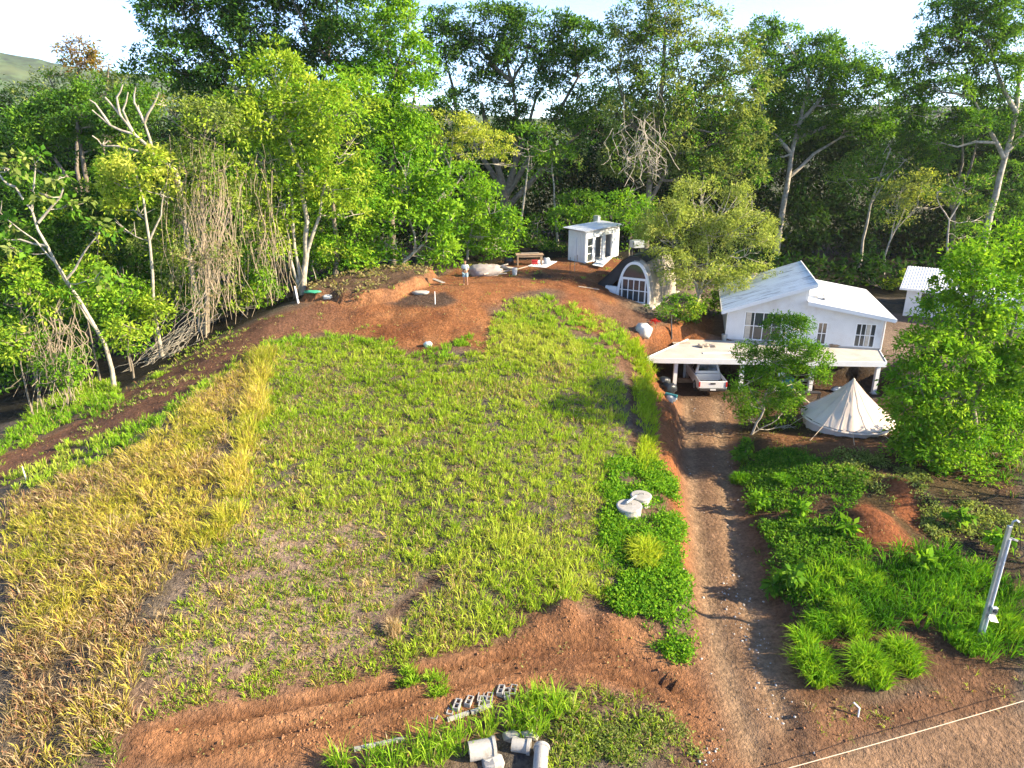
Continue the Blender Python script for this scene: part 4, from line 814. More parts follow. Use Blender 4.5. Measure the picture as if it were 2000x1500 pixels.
# under the carport
def floor0(px, py, z=0): p = PZ(px, py, z); return Vector((p[0], p[1], gh(p[0], p[1])))
def scooter():
    p = floor0(1508, 757); e = empty('motor_scooter', p, R(70), 'red motorbike parked under the carport behind the small tree', 'motorbike')
    for y in (-.6, .6):
        w = MB().lathe([(.18, -.05), (.27, -.06), (.3, 0), (.27, .06), (.18, .05), (.18, -.05)], 18, Matrix.Translation((0, y, .3)) @ Matrix.Rotation(R(90), 4, 'Y')).build('wheel', M['rubber'], e); MB().lathe([(0, .03), (.17, .03), (.17, -.03), (0, -.03)], 10, Matrix.Translation((0, y, .3)) @ Matrix.Rotation(R(90), 4, 'Y')).build('rim', M['steel'], w)
    b = MB(); b.prism([(-.75, .62), (-.4, .55), (.1, .5), (.25, .35), (.42, .6), (.5, .95), (.38, .98), (.2, .72), (-.2, .78), (-.7, .8)], 'x', -.13, .13); b.build('body', M['red'], e, bevel=.03)
    MB().prism([(-.72, .8), (-.1, .8), (-.05, .86), (-.7, .9)], 'x', -.12, .12).build('seat', M['rubber'], e, bevel=.02); MB().tube([(-.32, .38, 1.05), (0, .44, 1.0), (.32, .38, 1.05)], .018, 7).build('handlebar', M['dark'], e); MB().tube([(0, .44, 1.0), (0, .6, .3)], .035, 7).build('fork', M['steel'], e); MB().box(-.1, .1, .48, .55, .78, .95).build('headlamp', M['glass'], e)
scooter()
def drum(px, py, m, label, r=.29, h=.88):
    e = empty('plastic_drum', floor0(px, py), 0, label, 'drum'); MB().lathe([(0, 0), (r * .96, 0), (r, .05), (r, h * .33), (r * 1.03, h * .35), (r, h * .37), (r, h * .66), (r * 1.03, h * .68), (r, h * .7), (r, h * .95), (r * .94, h), (0, h)], 22).build('barrel', m, e); MB().lathe([(r * .9, h + .002), (r * .96, h + .03), (r * .85, h + .045), (0, h + .045)], 22).build('lid', m, e)
drum(1526, 760, M['blue'], 'blue plastic drum beside the red motorbike'); drum(1539, 762, M['teal'], 'dull teal drum right of the blue drum')
one('board', MB().bar((0, 0, 0), (.25, .25, 1.25), .42, .04, (0, 1, 0)), M['trim'], 'white board leaning against the blue drum', 'board', floor0(1518, 764))
for i, (px, l) in enumerate(((1553, 'black metal trestle bench left of the column'), (1583, 'black metal trestle bench nearest the tent'))):
    e = empty('trestle_bench', floor0(px, 781), R(-6), l, 'bench', 'black trestle benches by the carport'); MB().box(-.55, .55, -.2, .2, .50, .55).build('top', M['dark'], e)
    for x in (-.48, .48):
        for y in (-.15, .15): MB().box(x - .03, x + .03, y - .03, y + .03, -.05, .5).build('leg', M['dark'], e)
for i, (px, dx) in enumerate(((1341, .1), (1348, -.08), (1357, .06), (1364, .0), (1371, .1))):
    p = floor0(px, 745); p.y = 46.6; one('stored_panel', MB().bar((0, 0, 0), (dx, .5, 1.75), .16 + .05 * (i % 2), .03, (0, 1, 0)), [M['steel'], M['greywood'], M['dark']][i % 3], ['pale', 'brown', 'dark', 'light grey', 'second brown'][i] + ' tall panel leaning in the shade at the back of the carport', 'panel', (p.x, p.y, 0), group='panels stored in the carport')
one('lumber_stack', MB().box(-1.0, 1.0, -.15, .15, .0, .12).box(-.95, 1.05, -.1, .2, .122, .22), M['wood'], 'low stack of orange boards behind the carport column', 'boards', floor0(1352, 746))
p = floor0(1580, 790); one('timber_prop', MB().tube([(-.9, .5, .85), (.1, 0, .02), (.5, -.2, .0)], .05, 7), M['rope'], 'long pale pole leaning against the trestle bench', 'pole', p)
heap('blue_tarp', 1640, 765, (.5, .3, .2), M['bagblue'], 'crumpled pale tarp under the slab behind the tent', 'tarpaulin', 61, .3)
# loose stones and clods: too many to count
def scatter(polys, n, rmin, rmax, m, name, label, seed, sink=.3, cat=None):
    r = np.random.default_rng(seed); V = []; Lp = []; tot = 0
    ico = [(0, 0, 1), (.9, 0, .3), (.28, .85, .3), (-.73, .53, .3), (-.73, -.53, .3), (.28, -.85, .3), (.7, .5, -.5), (-.3, .8, -.5), (-.9, 0, -.5), (-.3, -.8, -.5), (.7, -.5, -.5)]
    ico = np.array(ico); fc = [(0, 1, 2), (0, 2, 3), (0, 3, 4), (0, 4, 5), (0, 5, 1), (1, 6, 2), (2, 6, 7), (2, 7, 3), (3, 7, 8), (3, 8, 4), (4, 8, 9), (4, 9, 5), (5, 9, 10), (5, 10, 1), (1, 10, 6)]
    fc = np.array(fc); P = []
    for poly, k in zip(polys, n):
        a = np.array(poly); lo, hi = a.min(0), a.max(0); q = r.uniform(lo, hi, (k * 6, 2)); q = q[poly_sd(poly, q[:, 0], q[:, 1]) < 0][:k]; P.append(q)
    P = np.concatenate(P); z = H(P[:, 0], P[:, 1]); s = rmin + (rmax - rmin) * r.random(len(P)) ** 3
    VV = ico[None] * (1 + .35 * (r.random((len(P), 11, 1)) - .5)) * s[:, None, None] * r.uniform(.6, 1.2, (len(P), 1, 3)) + np.c_[P, z + s * (.5 - sink)][:, None]
    lp = (fc[None] + 11 * np.arange(len(P))[:, None, None]).ravel(); o = link(name, raw_mesh(name, VV.reshape(-1, 3), lp, np.arange(0, len(lp), 3), m)); tag(o, label, cat, kind='stuff')
M['clod'] = mat('earth_clod', (.30, .145, .07), .95, var=.3, scale=4)
scatter([wp([(1395, 1130), (1450, 1120), (1500, 1260), (1480, 1300), (1420, 1240)]), wp([(1440, 1240), (1500, 1240), (1560, 1420), (1480, 1400)]), wp([(1315, 1115), (1350, 1115), (1352, 1180), (1318, 1170)]), DRIVE, wp([(1360, 1450), (1400, 1450), (1410, 1495), (1365, 1495)])], [110, 50, 110, 90, 25], .010, .055, M['stone'], 'stones', 'pale stones strewn along the driveway', 3)
scatter([POLY['track'], POLY['terrace'], POLY['bank'], wp([(1060, 1190), (1250, 1200), (1270, 1240), (1060, 1240)]), wp([(560, 1400), (660, 1380), (650, 1450), (540, 1470)]), POLY['roadedge'], wp([(1480, 850), (1780, 850), (1800, 900), (1500, 880)])], [900, 900, 320, 260, 260, 300, 200], .008, .05, M['clod'], 'clods', 'crumbled red earth clods on the bare ground', 4)
# ---------------------------------------------------------------- foliage
def unit(a): return a / (np.linalg.norm(a, axis=-1, keepdims=True) + 1e-9)
def leaves_mesh(name, P, A, Nn, L_, Wd, col, m):           # one diamond-shaped, slightly folded leaf per row
    Sd = unit(np.cross(A, Nn)); Nn = np.cross(Sd, A); n = len(P)
    L_ = L_[:, None]; Wd = Wd[:, None]
    V = np.stack([P, P + A * L_ * .45 + Sd * Wd * .5 + Nn * L_ * .06, P + A * L_ - Nn * L_ * .14, P + A * L_ * .45 - Sd * Wd * .5 + Nn * L_ * .06], 1).reshape(-1, 3)
    lp = np.arange(4 * n); return raw_mesh(name, V, lp, np.arange(0, 4 * n, 4), m, False, np.repeat(col, 4, 0))
def clump_leaves(Cc, rad, per, leaf, r, droop=.25, flat=.75, aspect=.42, outdir=None):
    """leaves radiating in rosettes from clump centres Cc (n,3)"""
    n = len(Cc); k = per; d = unit(r.normal(size=(n, k, 3)) * np.array([1, 1, .8]) + np.array([0, 0, .35]))
    if outdir is not None: d = unit(d + outdir[:, None] * .6)
    rr = (r.random((n, k, 1)) ** .6) * rad[:, None, None]
    P = Cc[:, None] + d * rr * np.array([1, 1, flat])
    A = unit(d + r.normal(size=(n, k, 3)) * .55 + np.array([0, 0, -droop]))
    Nn = unit(np.array([0, 0, .55]) + r.normal(size=(n, k, 3)) * .5 + d * .8)
    L_ = leaf * r.uniform(.65, 1.25, (n, k)); return P.reshape(-1, 3), A.reshape(-1, 3), Nn.reshape(-1, 3), L_.ravel(), (L_ * aspect * r.uniform(.8, 1.2, (n, k))).ravel()
PAL = {  # leaf colours: (dark, mid, light); 'deep' holds forest shade in its colour
 'bright': ((.12, .27, .02), (.22, .42, .03), (.34, .53, .05)), 'green': ((.065, .175, .02), (.11, .26, .027), (.20, .36, .04)), 'dark': ((.035, .10, .025), (.06, .15, .03), (.11, .22, .038)),
 'yellow': ((.20, .33, .03), (.31, .46, .04), (.46, .56, .07)), 'olive': ((.14, .20, .05), (.22, .29, .07), (.33, .40, .12)), 'lush': ((.085, .23, .02), (.16, .35, .025), (.27, .46, .035)),
 'orange': ((.16, .12, .03), (.30, .17, .035), (.26, .24, .05)), 'tan': ((.28, .23, .12), (.36, .30, .15), (.28, .31, .10)), 'gold': ((.28, .38, .05), (.42, .50, .07), (.55, .58, .12)), 'deep': ((.012, .04, .010), (.022, .065, .014), (.045, .10, .02)), 'pale': ((.24, .33, .06), (.36, .45, .10), (.50, .56, .18)),
}
def colours(pal, nc, per, r, contrast=1.0):
    a = np.array(PAL[pal]); t = np.clip(r.normal(.5, .30 * contrast, (nc, 1)) + r.normal(0, .18, (nc, per)), 0, 1)[..., None]
    c = np.where(t < .5, a[0] + (a[1] - a[0]) * t * 2, a[1] + (a[2] - a[1]) * (t * 2 - 1)); return (c * r.uniform(.85, 1.15, (nc, per, 1))).reshape(-1, 3)
def limb(mb, a, b, r0, r1, r, bend=.12, n=6, k=4):
    a, b = Vector(a), Vector(b); L_ = (b - a).length; pts = []
    off = [Vector(r.normal(0, bend * L_ * .35, 3)) for _ in range(k + 1)]
    for i in range(k + 1):
        t = i / k; p = a.lerp(b, t); p.z += math.sin(t * math.pi) * -L_ * .05
        if 0 < i < k: p += off[i] * .6
        pts.append(p)
    mb.tube(pts, [r0 + (r1 - r0) * i / k for i in range(k + 1)], n, cap=False); return pts
NLEAF = 0
def tree(name, label, D, trunks, lobes, pal, leaf=.34, dens=1.0, bark='bark', tr=.22, sparse=0.0, cat='tree', group=None, per=26, depth=.85, seed=None, droop=.25, pal2=None, crad=.85, base_on_ground=True, contrast=1.0, limbs=True, top_bias=.35, aspect=.42, gapth=-.75):
    """trunks: lists of photo points at distance D; lobes: (px, py, rx, ry[, dD]) foliage masses"""
    global NLEAF
    leaf *= .87; per = int(per * 1.2)
    r = np.random.default_rng(abs(hash_(name + label)) if seed is None else seed)
    T0 = [Vector(PY(p[0], p[1], D + (p[2] if len(p) > 2 else 0))) for p in trunks[0]]
    g = gh(T0[0].x, T0[0].y); base = Vector((T0[0].x, T0[0].y, g))
    root = empty(name, base, 0, label, cat, group)
    tb = MB()
    paths = []
    for ti, tk in enumerate(trunks):
        T = [Vector(PY(p[0], p[1], D + (p[2] if len(p) > 2 else 0))) for p in tk]
        if ti == 0 and base_on_ground: T = [base - Vector((0, 0, .3))] + ([p for p in T[1:]] if T[0].z - g < 1.5 else T)
        fin = [T[0]]
        for a, b in zip(T[:-1], T[1:]):
            for q in (.5, 1.0): fin.append(a.lerp(b, q) + (Vector(r.normal(0, .06, 3)) if q < 1 else Vector()))
        k = len(fin); r0 = tr if ti == 0 else tr * .6
        tb.tube([p - base for p in fin], [r0 * (1.25 if i == 0 and ti == 0 else 1) * (1 - .62 * i / (k - 1)) for i in range(k)], 9, cap=False); paths.append(fin)
    allp = [p for f in paths for p in f[len(f) // 3:]]
    Cs, Os = [], []
    pm = pxm(D, 8)
    for lb in lobes:
        px, py, rx, ry = lb[:4]; dd = lb[4] if len(lb) > 4 else r.uniform(-1.2, 1.2)
        c = np.array(PY(px, py, D + dd)); ax = rx / pm; az = ry / pm; ay = depth * (ax + az) / 2
        area_ = 4 * math.pi * ((ax * ay) ** 1.6 / 3 + (ax * az) ** 1.6 / 3 + (ay * az) ** 1.6 / 3) ** (1 / 1.6)
        nc = max(4, int(area_ * dens * 1.25 / (crad * crad)))
        d = unit(r.normal(size=(nc, 3)) + np.array([0, 0, top_bias])); rad = r.uniform(.55, 1.0, (nc, 1)) ** .7
        ang = np.arctan2(d[:, 1], d[:, 0]); lump_ = 1 + .22 * np.sin(ang * 3 + px) * np.cos(d[:, 2] * 4 + py) + .12 * np.sin(ang * 7 + py)
        Cs.append(c + d * rad * np.array([ax, ay, az]) * lump_[:, None]); Os.append(d)
        if limbs:
            lo = [p for p in allp if p.z < c[2] + .3 * az] or allp
            st = min(lo, key=lambda p: (p - Vector(c)).length + .25 * abs(p.z - c[2])); dl = (Vector(c) - st).length
            pts = limb(tb, st - base, Vector(c) - base, max(.03, tr * .34 * min(1.3, .5 + dl / 10)), .025, r)
            for _ in range(5):
                j = r.integers(0, nc); s0 = pts[r.integers(2, len(pts))]; limb(tb, s0, Vector(Cs[-1][j]) - base, .032, .012, r, n=5, k=3)
    if not limbs: pass
    bo = tb.build('trunk', M[bark], root, smooth=True)
    if Cs:
        Cc = np.concatenate(Cs) - np.array(base); Oo = np.concatenate(Os)
        wl_ = 2.6 * crad; ph = r.uniform(0, 6, 6); q3 = Cc / wl_
        gap = np.sin(q3[:, 0] * 2.1 + ph[0] + 1.3 * np.sin(q3[:, 2] * 1.7 + ph[3])) + np.sin(q3[:, 1] * 2.3 + ph[1] + np.sin(q3[:, 0] * 1.9 + ph[4])) + np.sin(q3[:, 2] * 2.6 + ph[2] + np.sin(q3[:, 1] * 1.6 + ph[5]))
        kp = gap + r.normal(0, .35, len(Cc)) > gapth
        if sparse: kp &= r.random(len(Cc)) > sparse
        Cc, Oo = Cc[kp], Oo[kp]
        rad = crad * r.uniform(.5, 1.25, len(Cc)); a = clump_leaves(Cc, rad, per, leaf, r, droop, outdir=Oo, aspect=aspect)
        cl = colours(pal, len(Cc), per, r, contrast)
        if pal2:
            c2 = colours(pal2, len(Cc), per, r, contrast); s = np.repeat(r.random(len(Cc)) < .3, per); cl[s] = c2[s]
        NLEAF += len(a[0]); link('crown', leaves_mesh('crown', *a, cl, M['leaf']), root)
    return root
def hash_(s):
    h = 7
    for c in s: h = (h * 131 + ord(c)) % 2147483647
    return h

# --- left edge of the forest
tree('cecropia_tree', 'pale leaning thin tree with few big leaf clusters at the left edge', 41, [[(205,672),(170,612),(128,548),(92,480),(62,410),(30,365)],[(196,655),(150,585),(118,525),(70,470),(10,425)],[(92,480),(40,468),(-10,462)],[(62,410),(66,365),(70,320)],[(75,435),(118,385),(128,345)],[(128,548),(160,500),(195,455)],[(30,365),(5,350),(-20,330)]],
     [(20,330,22,16),(68,322,26,16),(118,348,26,16),(140,400,26,14),(20,440,22,14),(190,455,26,16),(22,490,24,16),(205,540,20,14),(90,380,20,12),(-10,400,20,20)], 'green', .50, .5, 'palebark', .13, per=14, crad=.6, droop=.5, pal2='olive', aspect=.6)
tree('dead_tree', 'bare grey dead tree with spreading twigs, upper left', 50, [[(355,400),(345,335),(300,300),(262,262),(235,225),(205,190)],[(300,300),(282,240),(270,205)],[(262,262),(240,215),(250,180)],[(262,262),(215,245),(180,215)],[(282,240),(300,205),(310,180)],[(235,225),(228,190),(240,165)],[(300,300),(250,290),(200,285),(180,265)],[(215,245),(195,215),(175,195)],[(282,240),(262,200),(265,170)]], [(200,280,20,14),(320,200,14,12)], 'tan', .3, .3, 'palebark', .16, per=8)
tree('yellow_tree', 'yellow leaved small tree among the vines, left', 45, [[(300,600),(292,470),(280,390),(265,335)],[(292,470),(315,420),(320,375)]], [(258,318,52,30),(300,330,38,26),(225,365,36,34),(312,380,34,34),(262,410,40,28),(240,450,30,30)], 'gold', .36, .9, 'palebark', .12, pal2='yellow')
tree('vine_covered_tree', 'pale olive tree smothered in hanging dry vines, left', 48, [[(400,640),(405,520),(395,400),(390,300)],[(405,520),(440,440),(450,380)]], [(392,262,58,48),(352,235,44,36),(430,330,46,50),(362,335,48,56),(345,430,34,60),(452,430,32,60),(420,240,40,40),(340,540,28,50),(300,480,40,40)], 'olive', .30, .8, 'bark', .2, pal2='yellow', sparse=.1)
tree('tall_yellow_tree', 'tall yellow green tree with forked pale trunks at the terrace end', 51, [[(592,582),(598,500),(600,430),(588,340),(560,260)],[(588,560),(575,480),(572,400),(545,310)],[(598,500),(625,420),(640,340)],[(588,570),(566,500),(560,430)]], [(492,165,64,44),(545,150,46,40),(600,190,56,44),(520,235,64,44),(590,265,64,46),(648,225,52,44),(672,300,44,48),(655,370,52,44),(690,420,32,40),(610,345,44,44),(470,250,44,50),(500,320,48,48),(545,395,38,44),(480,400,40,50),(470,490,34,50),(520,470,36,40)], 'yellow', .36, .9, 'palebark', .24, pal2='bright', per=24)
tree('mid_green_tree', 'dense bright green tree right of the tall yellow one', 55, [[(655,575),(660,480),(650,380),(640,280)]], [(640,170,60,40),(690,210,50,50),(700,280,40,50),(640,420,54,40),(700,370,40,50),(610,490,44,34),(700,470,40,40),(655,500,38,30)], 'lush', .36, .9, 'bark', .22, pal2='yellow')
tree('rainforest_tree', 'huge dark green tree filling the top left skyline', 66, [[(520,520),(515,380),(500,250),(480,140)],[(515,380),(600,260),(640,120)]], [(330,40,56,46),(400,20,70,44),(360,110,70,44),(440,80,70,44),(500,30,70,50),(580,60,70,50),(650,20,70,50),(690,90,70,50),(540,130,70,44),(620,140,70,40),(450,160,70,36),(300,150,44,36),(390,180,60,34),(720,160,50,50),(440,-25,60,40),(560,-20,66,40),(660,-40,60,40),(340,0,50,30)], 'dark', .42, 1.1, 'bark', .5, pal2='green', per=26, crad=1.0, contrast=1.4, gapth=-1.5)
tree('rainforest_tree', 'tall tree with pinkish flower tips beside the huge dark one', 61, [[(770,560),(765,430),(768,300),(770,150)],[(765,430),(800,300),(810,180)]], [(745,10,50,40),(800,40,44,40),(760,90,64,44),(810,120,44,40),(745,170,50,40),(800,200,52,44),(760,250,56,40),(815,270,40,34),(760,320,48,36),(735,395,40,36),(800,340,40,30)], 'lush', .42, .9, 'bark', .3, pal2='bright', per=24)
tree('large_leaf_tree', 'bright green broad leaved tree with slanting trunk above the earth ledge', 56.5, [[(764,552),(785,515),(812,490),(832,470),(840,420)],[(812,490),(800,430),(795,380)]], [(790,300,46,34),(838,330,34,34),(800,365,56,38),(856,390,38,36),(780,430,54,40),(840,445,48,38),(880,430,24,36),(745,470,44,36),(810,495,56,24),(865,490,30,30),(700,510,40,26)], 'lush', .46, .85, 'palebark', .16, pal2='bright', per=20, aspect=.5, droop=.1)
tree('young_leafy_tree', 'rounded bright green tree behind the standing person', 62, [[(913,520),(914,480),(922,440),(930,400)],[(914,480),(890,440)]], [(905,350,38,28),(930,385,44,34),(965,415,42,36),(905,430,46,34),(990,440,26,34),(945,465,46,32),(890,475,30,30),(980,485,26,24)], 'lush', .38, .9, 'palebark', .12, per=22)
tree('flat_crowned_tree', 'flat layered green tree on the left skyline', 62, [[(180,520),(170,400),(160,300),(150,230)],[(170,400),(100,300),(70,260)]], [(200,185,56,20),(140,205,60,20),(235,225,56,24),(80,235,60,20),(160,250,60,22),(40,270,50,22),(110,285,56,22),(230,275,50,26),(20,310,44,24),(270,200,40,26)], 'green', .36, 1.0, 'bark', .3, pal2='dark', per=24, depth=1.4)
tree('orange_tree', 'tree with a rusty orange top on the far left skyline', 84, [[(150,330),(150,220),(152,140)]], [(150,102,30,20),(165,118,28,18)], 'orange', .42, 1.0, 'bark', .25, per=20)
tree('skyline_tree', 'thin feathery green tree around the orange one on the far left', 86, [[(200,330),(205,220),(212,130)],[(205,220),(110,180),(95,150)]], [(105,160,40,22),(210,130,30,34),(235,160,26,24),(130,140,30,18),(185,165,40,26),(60,190,34,18)], 'olive', .40, .6, 'bark', .25, pal2='green', per=18)
# --- centre
tree('umbrella_tree', 'big spreading umbrella tree with sky gaps at the centre of the skyline', 76, [[(985,470),(985,400),(982,360),(960,290),(940,200)],[(985,400),(1005,330),(1010,240),(1000,160)],[(985,390),(1040,300),(1090,220),(1130,150)],[(982,370),(930,290),(890,210)],[(985,410),(1060,330),(1120,270),(1165,230)],[(985,380),(1020,280),(1050,180)],[(980,380),(920,330),(880,290)]],
     [(900,40,56,24),(975,45,66,26),(1050,55,66,26),(1120,75,60,26),(870,85,46,30),(935,105,60,24),(1015,110,64,24),(1090,125,60,24),(1150,130,40,24),(880,150,46,26),(960,160,50,18),(1060,170,50,18),(1160,190,40,22),(895,205,40,22),(985,215,46,16),(1100,235,50,22),(1010,250,40,16),(1165,255,36,22)], 'dark', .42, .85, 'bark', .5, pal2='green', per=24, depth=1.2, crad=.85, contrast=1.2, gapth=-.9)
tree('sparse_pale_tree', 'sparse yellowish layered tree below the umbrella tree', 67, [[(862,470),(866,400),(880,330),(885,270)],[(866,400),(905,340),(945,300)],[(880,330),(860,280)]], [(880,232,44,11),(920,248,34,9),(945,270,46,10),(985,298,36,9),(870,275,34,11),(910,300,36,10),(1000,320,20,8)], 'gold', .30, .8, 'palebark', .14, per=16, crad=.6, depth=1.3)
tree('slim_pale_tree', 'slim pale trunked tree left of the shed', 70, [[(1012,480),(1018,430),(1026,370),(1034,305)]], [(1030,275,40,26),(1060,300,30,22),(1000,300,30,20),(1040,320,24,14)], 'green', .36, .8, 'palebark', .15, per=18)
tree('slim_pale_tree', 'second slim pale trunk, just left of the shed roof', 71, [[(1090,480),(1085,420),(1082,360),(1078,310)]], [(1075,285,42,28),(1110,310,34,24),(1060,330,30,20)], 'green', .36, .8, 'palebark', .13, pal2='olive', per=18)
tree('olive_giant_tree', 'tall olive green tree right of centre hung with lianas', 71, [[(1262,500),(1265,400),(1275,280),(1295,150),(1300,60)],[(1265,400),(1320,300),(1360,190)],[(1275,300),(1225,220),(1205,150)]], [(1240,45,46,30),(1300,25,50,34),(1360,55,56,36),(1215,95,50,34),(1280,100,60,40),(1430,110,50,36),(1360,130,60,40),(1215,165,44,38),(1290,180,60,42),(1380,205,60,42),(1455,175,44,40),(1225,240,50,38),(1310,260,58,40),(1400,280,56,42),(1460,260,36,40),(1220,310,50,36),(1450,340,40,36),(1370,330,60,30),(1290,330,40,24)], 'olive', .38, .95, 'bark', .35, pal2='green', per=24, crad=.9, contrast=1.3, gapth=-1.2)
tree('umbrella_tree', 'umbrella tree with a tall pale trunk rising behind the house', 85, [[(1512,508),(1524,440),(1536,370),(1546,300),(1562,240),(1580,160)],[(1546,300),(1500,250),(1480,180)],[(1555,270),(1620,245),(1720,238)],[(1536,350),(1590,300),(1640,270)],[(1562,240),(1620,170),(1660,130)]], [(1490,70,34,26),(1535,85,50,26),(1600,100,56,24),(1660,105,44,22),(1505,130,50,24),(1580,145,62,26),(1660,150,56,24),(1715,170,40,22),(1490,190,48,28),(1570,195,60,24),(1650,200,60,18),(1720,215,40,16),(1480,250,40,34),(1545,245,40,20),(1650,250,60,12),(1710,255,40,12),(1480,310,40,40)], 'green', .44, 1.0, 'palebark', .40, pal2='dark', per=24, depth=1.2, crad=.9, gapth=-1.2)
tree('tall_layered_tree', 'tall layered tree with leaning pale trunk in the top right corner', 77, [[(1925,460),(1945,380),(1962,310),(1985,220),(1995,120)],[(1962,310),(1930,250),(1900,190)],[(1985,220),(1950,150),(1930,80)],[(1962,300),(2000,260),(2040,200)]], [(1855,25,44,22),(1920,10,54,26),(1980,20,44,30),(1850,75,50,22),(1920,70,54,24),(1985,90,40,30),(1800,115,40,18),(1870,120,54,20),(1950,135,50,24),(1785,160,34,18),(1850,175,54,18),(1930,185,44,16),(1775,205,30,18),(1840,225,54,18),(1900,240,44,16),(1800,265,40,20),(1990,250,40,36)], 'green', .42, 1.0, 'palebark', .42, pal2='dark', per=24, depth=1.2, crad=.85, gapth=-1.1)
tree('dark_limbed_tree', 'dark many limbed tree under the top right one', 80, [[(1860,480),(1862,400),(1850,340),(1830,280)],[(1862,400),(1895,330),(1910,270)],[(1862,400),(1880,320),(1880,260)],[(1862,410),(1800,340),(1770,300)]], [(1770,300,40,30),(1810,320,46,30),(1760,350,44,28),(1950,340,50,30),(1990,370,40,40),(1900,380,50,26),(1960,420,50,40),(1830,370,40,24)], 'dark', .40, .85, 'bark', .3, pal2='green', per=22)
tree('slim_pale_tree', 'slim white trunk standing behind the right roof', 79, [[(1675,545),(1685,470),(1700,400),(1718,345),(1740,290)],[(1700,400),(1740,340),(1770,310)]], [(1735,285,44,22),(1690,320,40,24),(1770,315,36,22),(1650,350,36,24),(1720,345,34,18)], 'green', .36, .7, 'palebark', .17, pal2='olive', per=16)
tree('forked_tree', 'forked yellowish tree between the white trunk and the neighbouring house', 75, [[(1722,560),(1728,500),(1748,450),(1768,405)],[(1728,500),(1745,440),(1752,400)],[(1748,450),(1790,405)]], [(1760,375,44,26),(1800,365,40,26),(1730,410,30,26),(1815,405,34,24),(1780,420,30,20)], 'olive', .34, .7, 'palebark', .12, pal2='gold', per=18)
tree('forked_tree', 'thin forked pale tree above the neighbouring roof', 72, [[(1846,560),(1850,480),(1854,430),(1875,395)],[(1854,430),(1838,405),(1830,385)]], [(1880,370,40,26),(1830,375,36,22),(1920,430,40,30),(1890,460,40,24)], 'green', .34, .7, 'palebark', .13, pal2='olive', per=18)
# --- near trees
tree('feathery_tree', 'pale olive feathery tree between arched cabin and house', 53.3, [[(1357,606),(1366,575),(1360,555),(1340,530),(1335,490)],[(1366,575),(1400,535),(1425,500)],[(1366,570),(1382,510),(1380,460)]], [(1300,420,46,36),(1350,390,48,32),(1405,405,46,32),(1290,470,44,36),(1345,450,50,40),(1400,465,50,40),(1455,450,44,36),(1470,410,32,28),(1480,495,38,34),(1430,520,50,28),(1330,510,40,26),(1265,440,28,30),(1500,460,20,28),(1390,545,34,18),(1480,535,36,20),(1290,515,32,22),(1315,545,28,16,-1.5),(1430,550,34,16,-1),(1360,520,40,24,-1.5),(1370,370,40,22),(1440,385,34,22)], 'pale', .24, 1.0, 'palebark', .17, pal2='olive', per=28, crad=.62, aspect=.34, gapth=-.8)
tree('small_tree', 'small airy dark green tree in front of the carport', 36.3, [[(1463,852),(1478,825),(1492,800),(1500,760),(1520,700),(1530,650)],[(1466,850),(1495,832),(1520,818)],[(1492,800),(1470,770),(1460,750)],[(1500,760),(1550,720),(1590,690)]], [(1530,640,40,22),(1500,665,30,16),(1560,640,26,18),(1560,685,44,18),(1500,705,48,18),(1455,690,26,14),(1590,705,34,18),(1540,725,48,18),(1470,740,36,22),(1450,780,30,26),(1500,770,44,26),(1530,800,36,24),(1470,815,34,18),(1550,770,24,18),(1595,735,26,14),(1540,830,20,14)], 'green', .18, 1.1, 'palebark', .07, gapth=-1.3, pal2='lush', per=20, crad=.40, depth=1.0, top_bias=.6)
tree('big_green_tree', 'large bright green tree covering the right edge', 31.5, [[(1925,985),(1915,900),(1900,800),(1895,680),(1900,560)],[(1900,800),(1830,720),(1790,660)],[(1900,780),(1960,690),(1990,600)],[(1915,900),(1840,850),(1790,820)]], [(1960,480,54,34),(1900,520,50,34),(2010,540,50,40),(1860,570,46,34),(1935,580,54,40),(1835,620,38,34),(1890,640,54,40),(1965,650,54,44),(1810,680,44,36),(1870,710,54,42),(1945,730,54,46),(2010,720,50,60),(1790,745,48,38),(1850,780,54,42),(1925,810,54,46),(1795,810,52,34),(1860,850,54,40),(1985,830,44,50),(1800,870,44,34),(1860,910,46,34),(1930,890,54,44),(1990,920,40,44),(1900,950,50,30),(1975,985,40,30),(1760,790,30,26),(1960,1020,44,28),(1995,1050,30,24),(1905,985,40,22),(1830,930,36,26),(1775,860,34,26),(1850,965,40,22,-1.5),(1930,1000,44,26,-1.8),(1990,1030,36,30,-2),(1880,920,44,30,-1.5),(1810,900,36,26,-1.2)], 'lush', .27, 1.15, 'bark', .2, pal2='bright', per=26, crad=.60, depth=1.0, contrast=1.3, gapth=-2.6)
tree('shrub', 'leafy shrub below the arched cabin beside red flowers', 49.5, [[(1318,640),(1316,615),(1312,595)],[(1318,640),(1338,610)]], [(1300,590,26,16),(1330,595,30,18),(1310,615,30,16),(1345,615,26,16),(1285,605,18,14),(1360,610,20,12)], 'green', .26, 1.0, 'bark', .06, pal2='yellow', per=20, crad=.5, cat='shrub')
tree('shrub', 'bright green shrub right of the shed', 63.5, [[(1232,500),(1232,460),(1228,420)]], [(1230,400,34,24),(1222,440,28,30),(1250,430,30,40),(1240,470,26,26),(1205,400,26,20)], 'lush', .34, 1.0, 'bark', .1, pal2='green', per=22, cat='shrub')
tree('shrub', 'dark green bush directly behind the shed', 69, [[(1140,480),(1140,440)]], [(1130,400,40,26),(1165,420,36,24),(1105,430,30,24),(1150,440,40,20)], 'green', .36, 1.0, 'bark', .1, pal2='lush', per=20, cat='shrub')
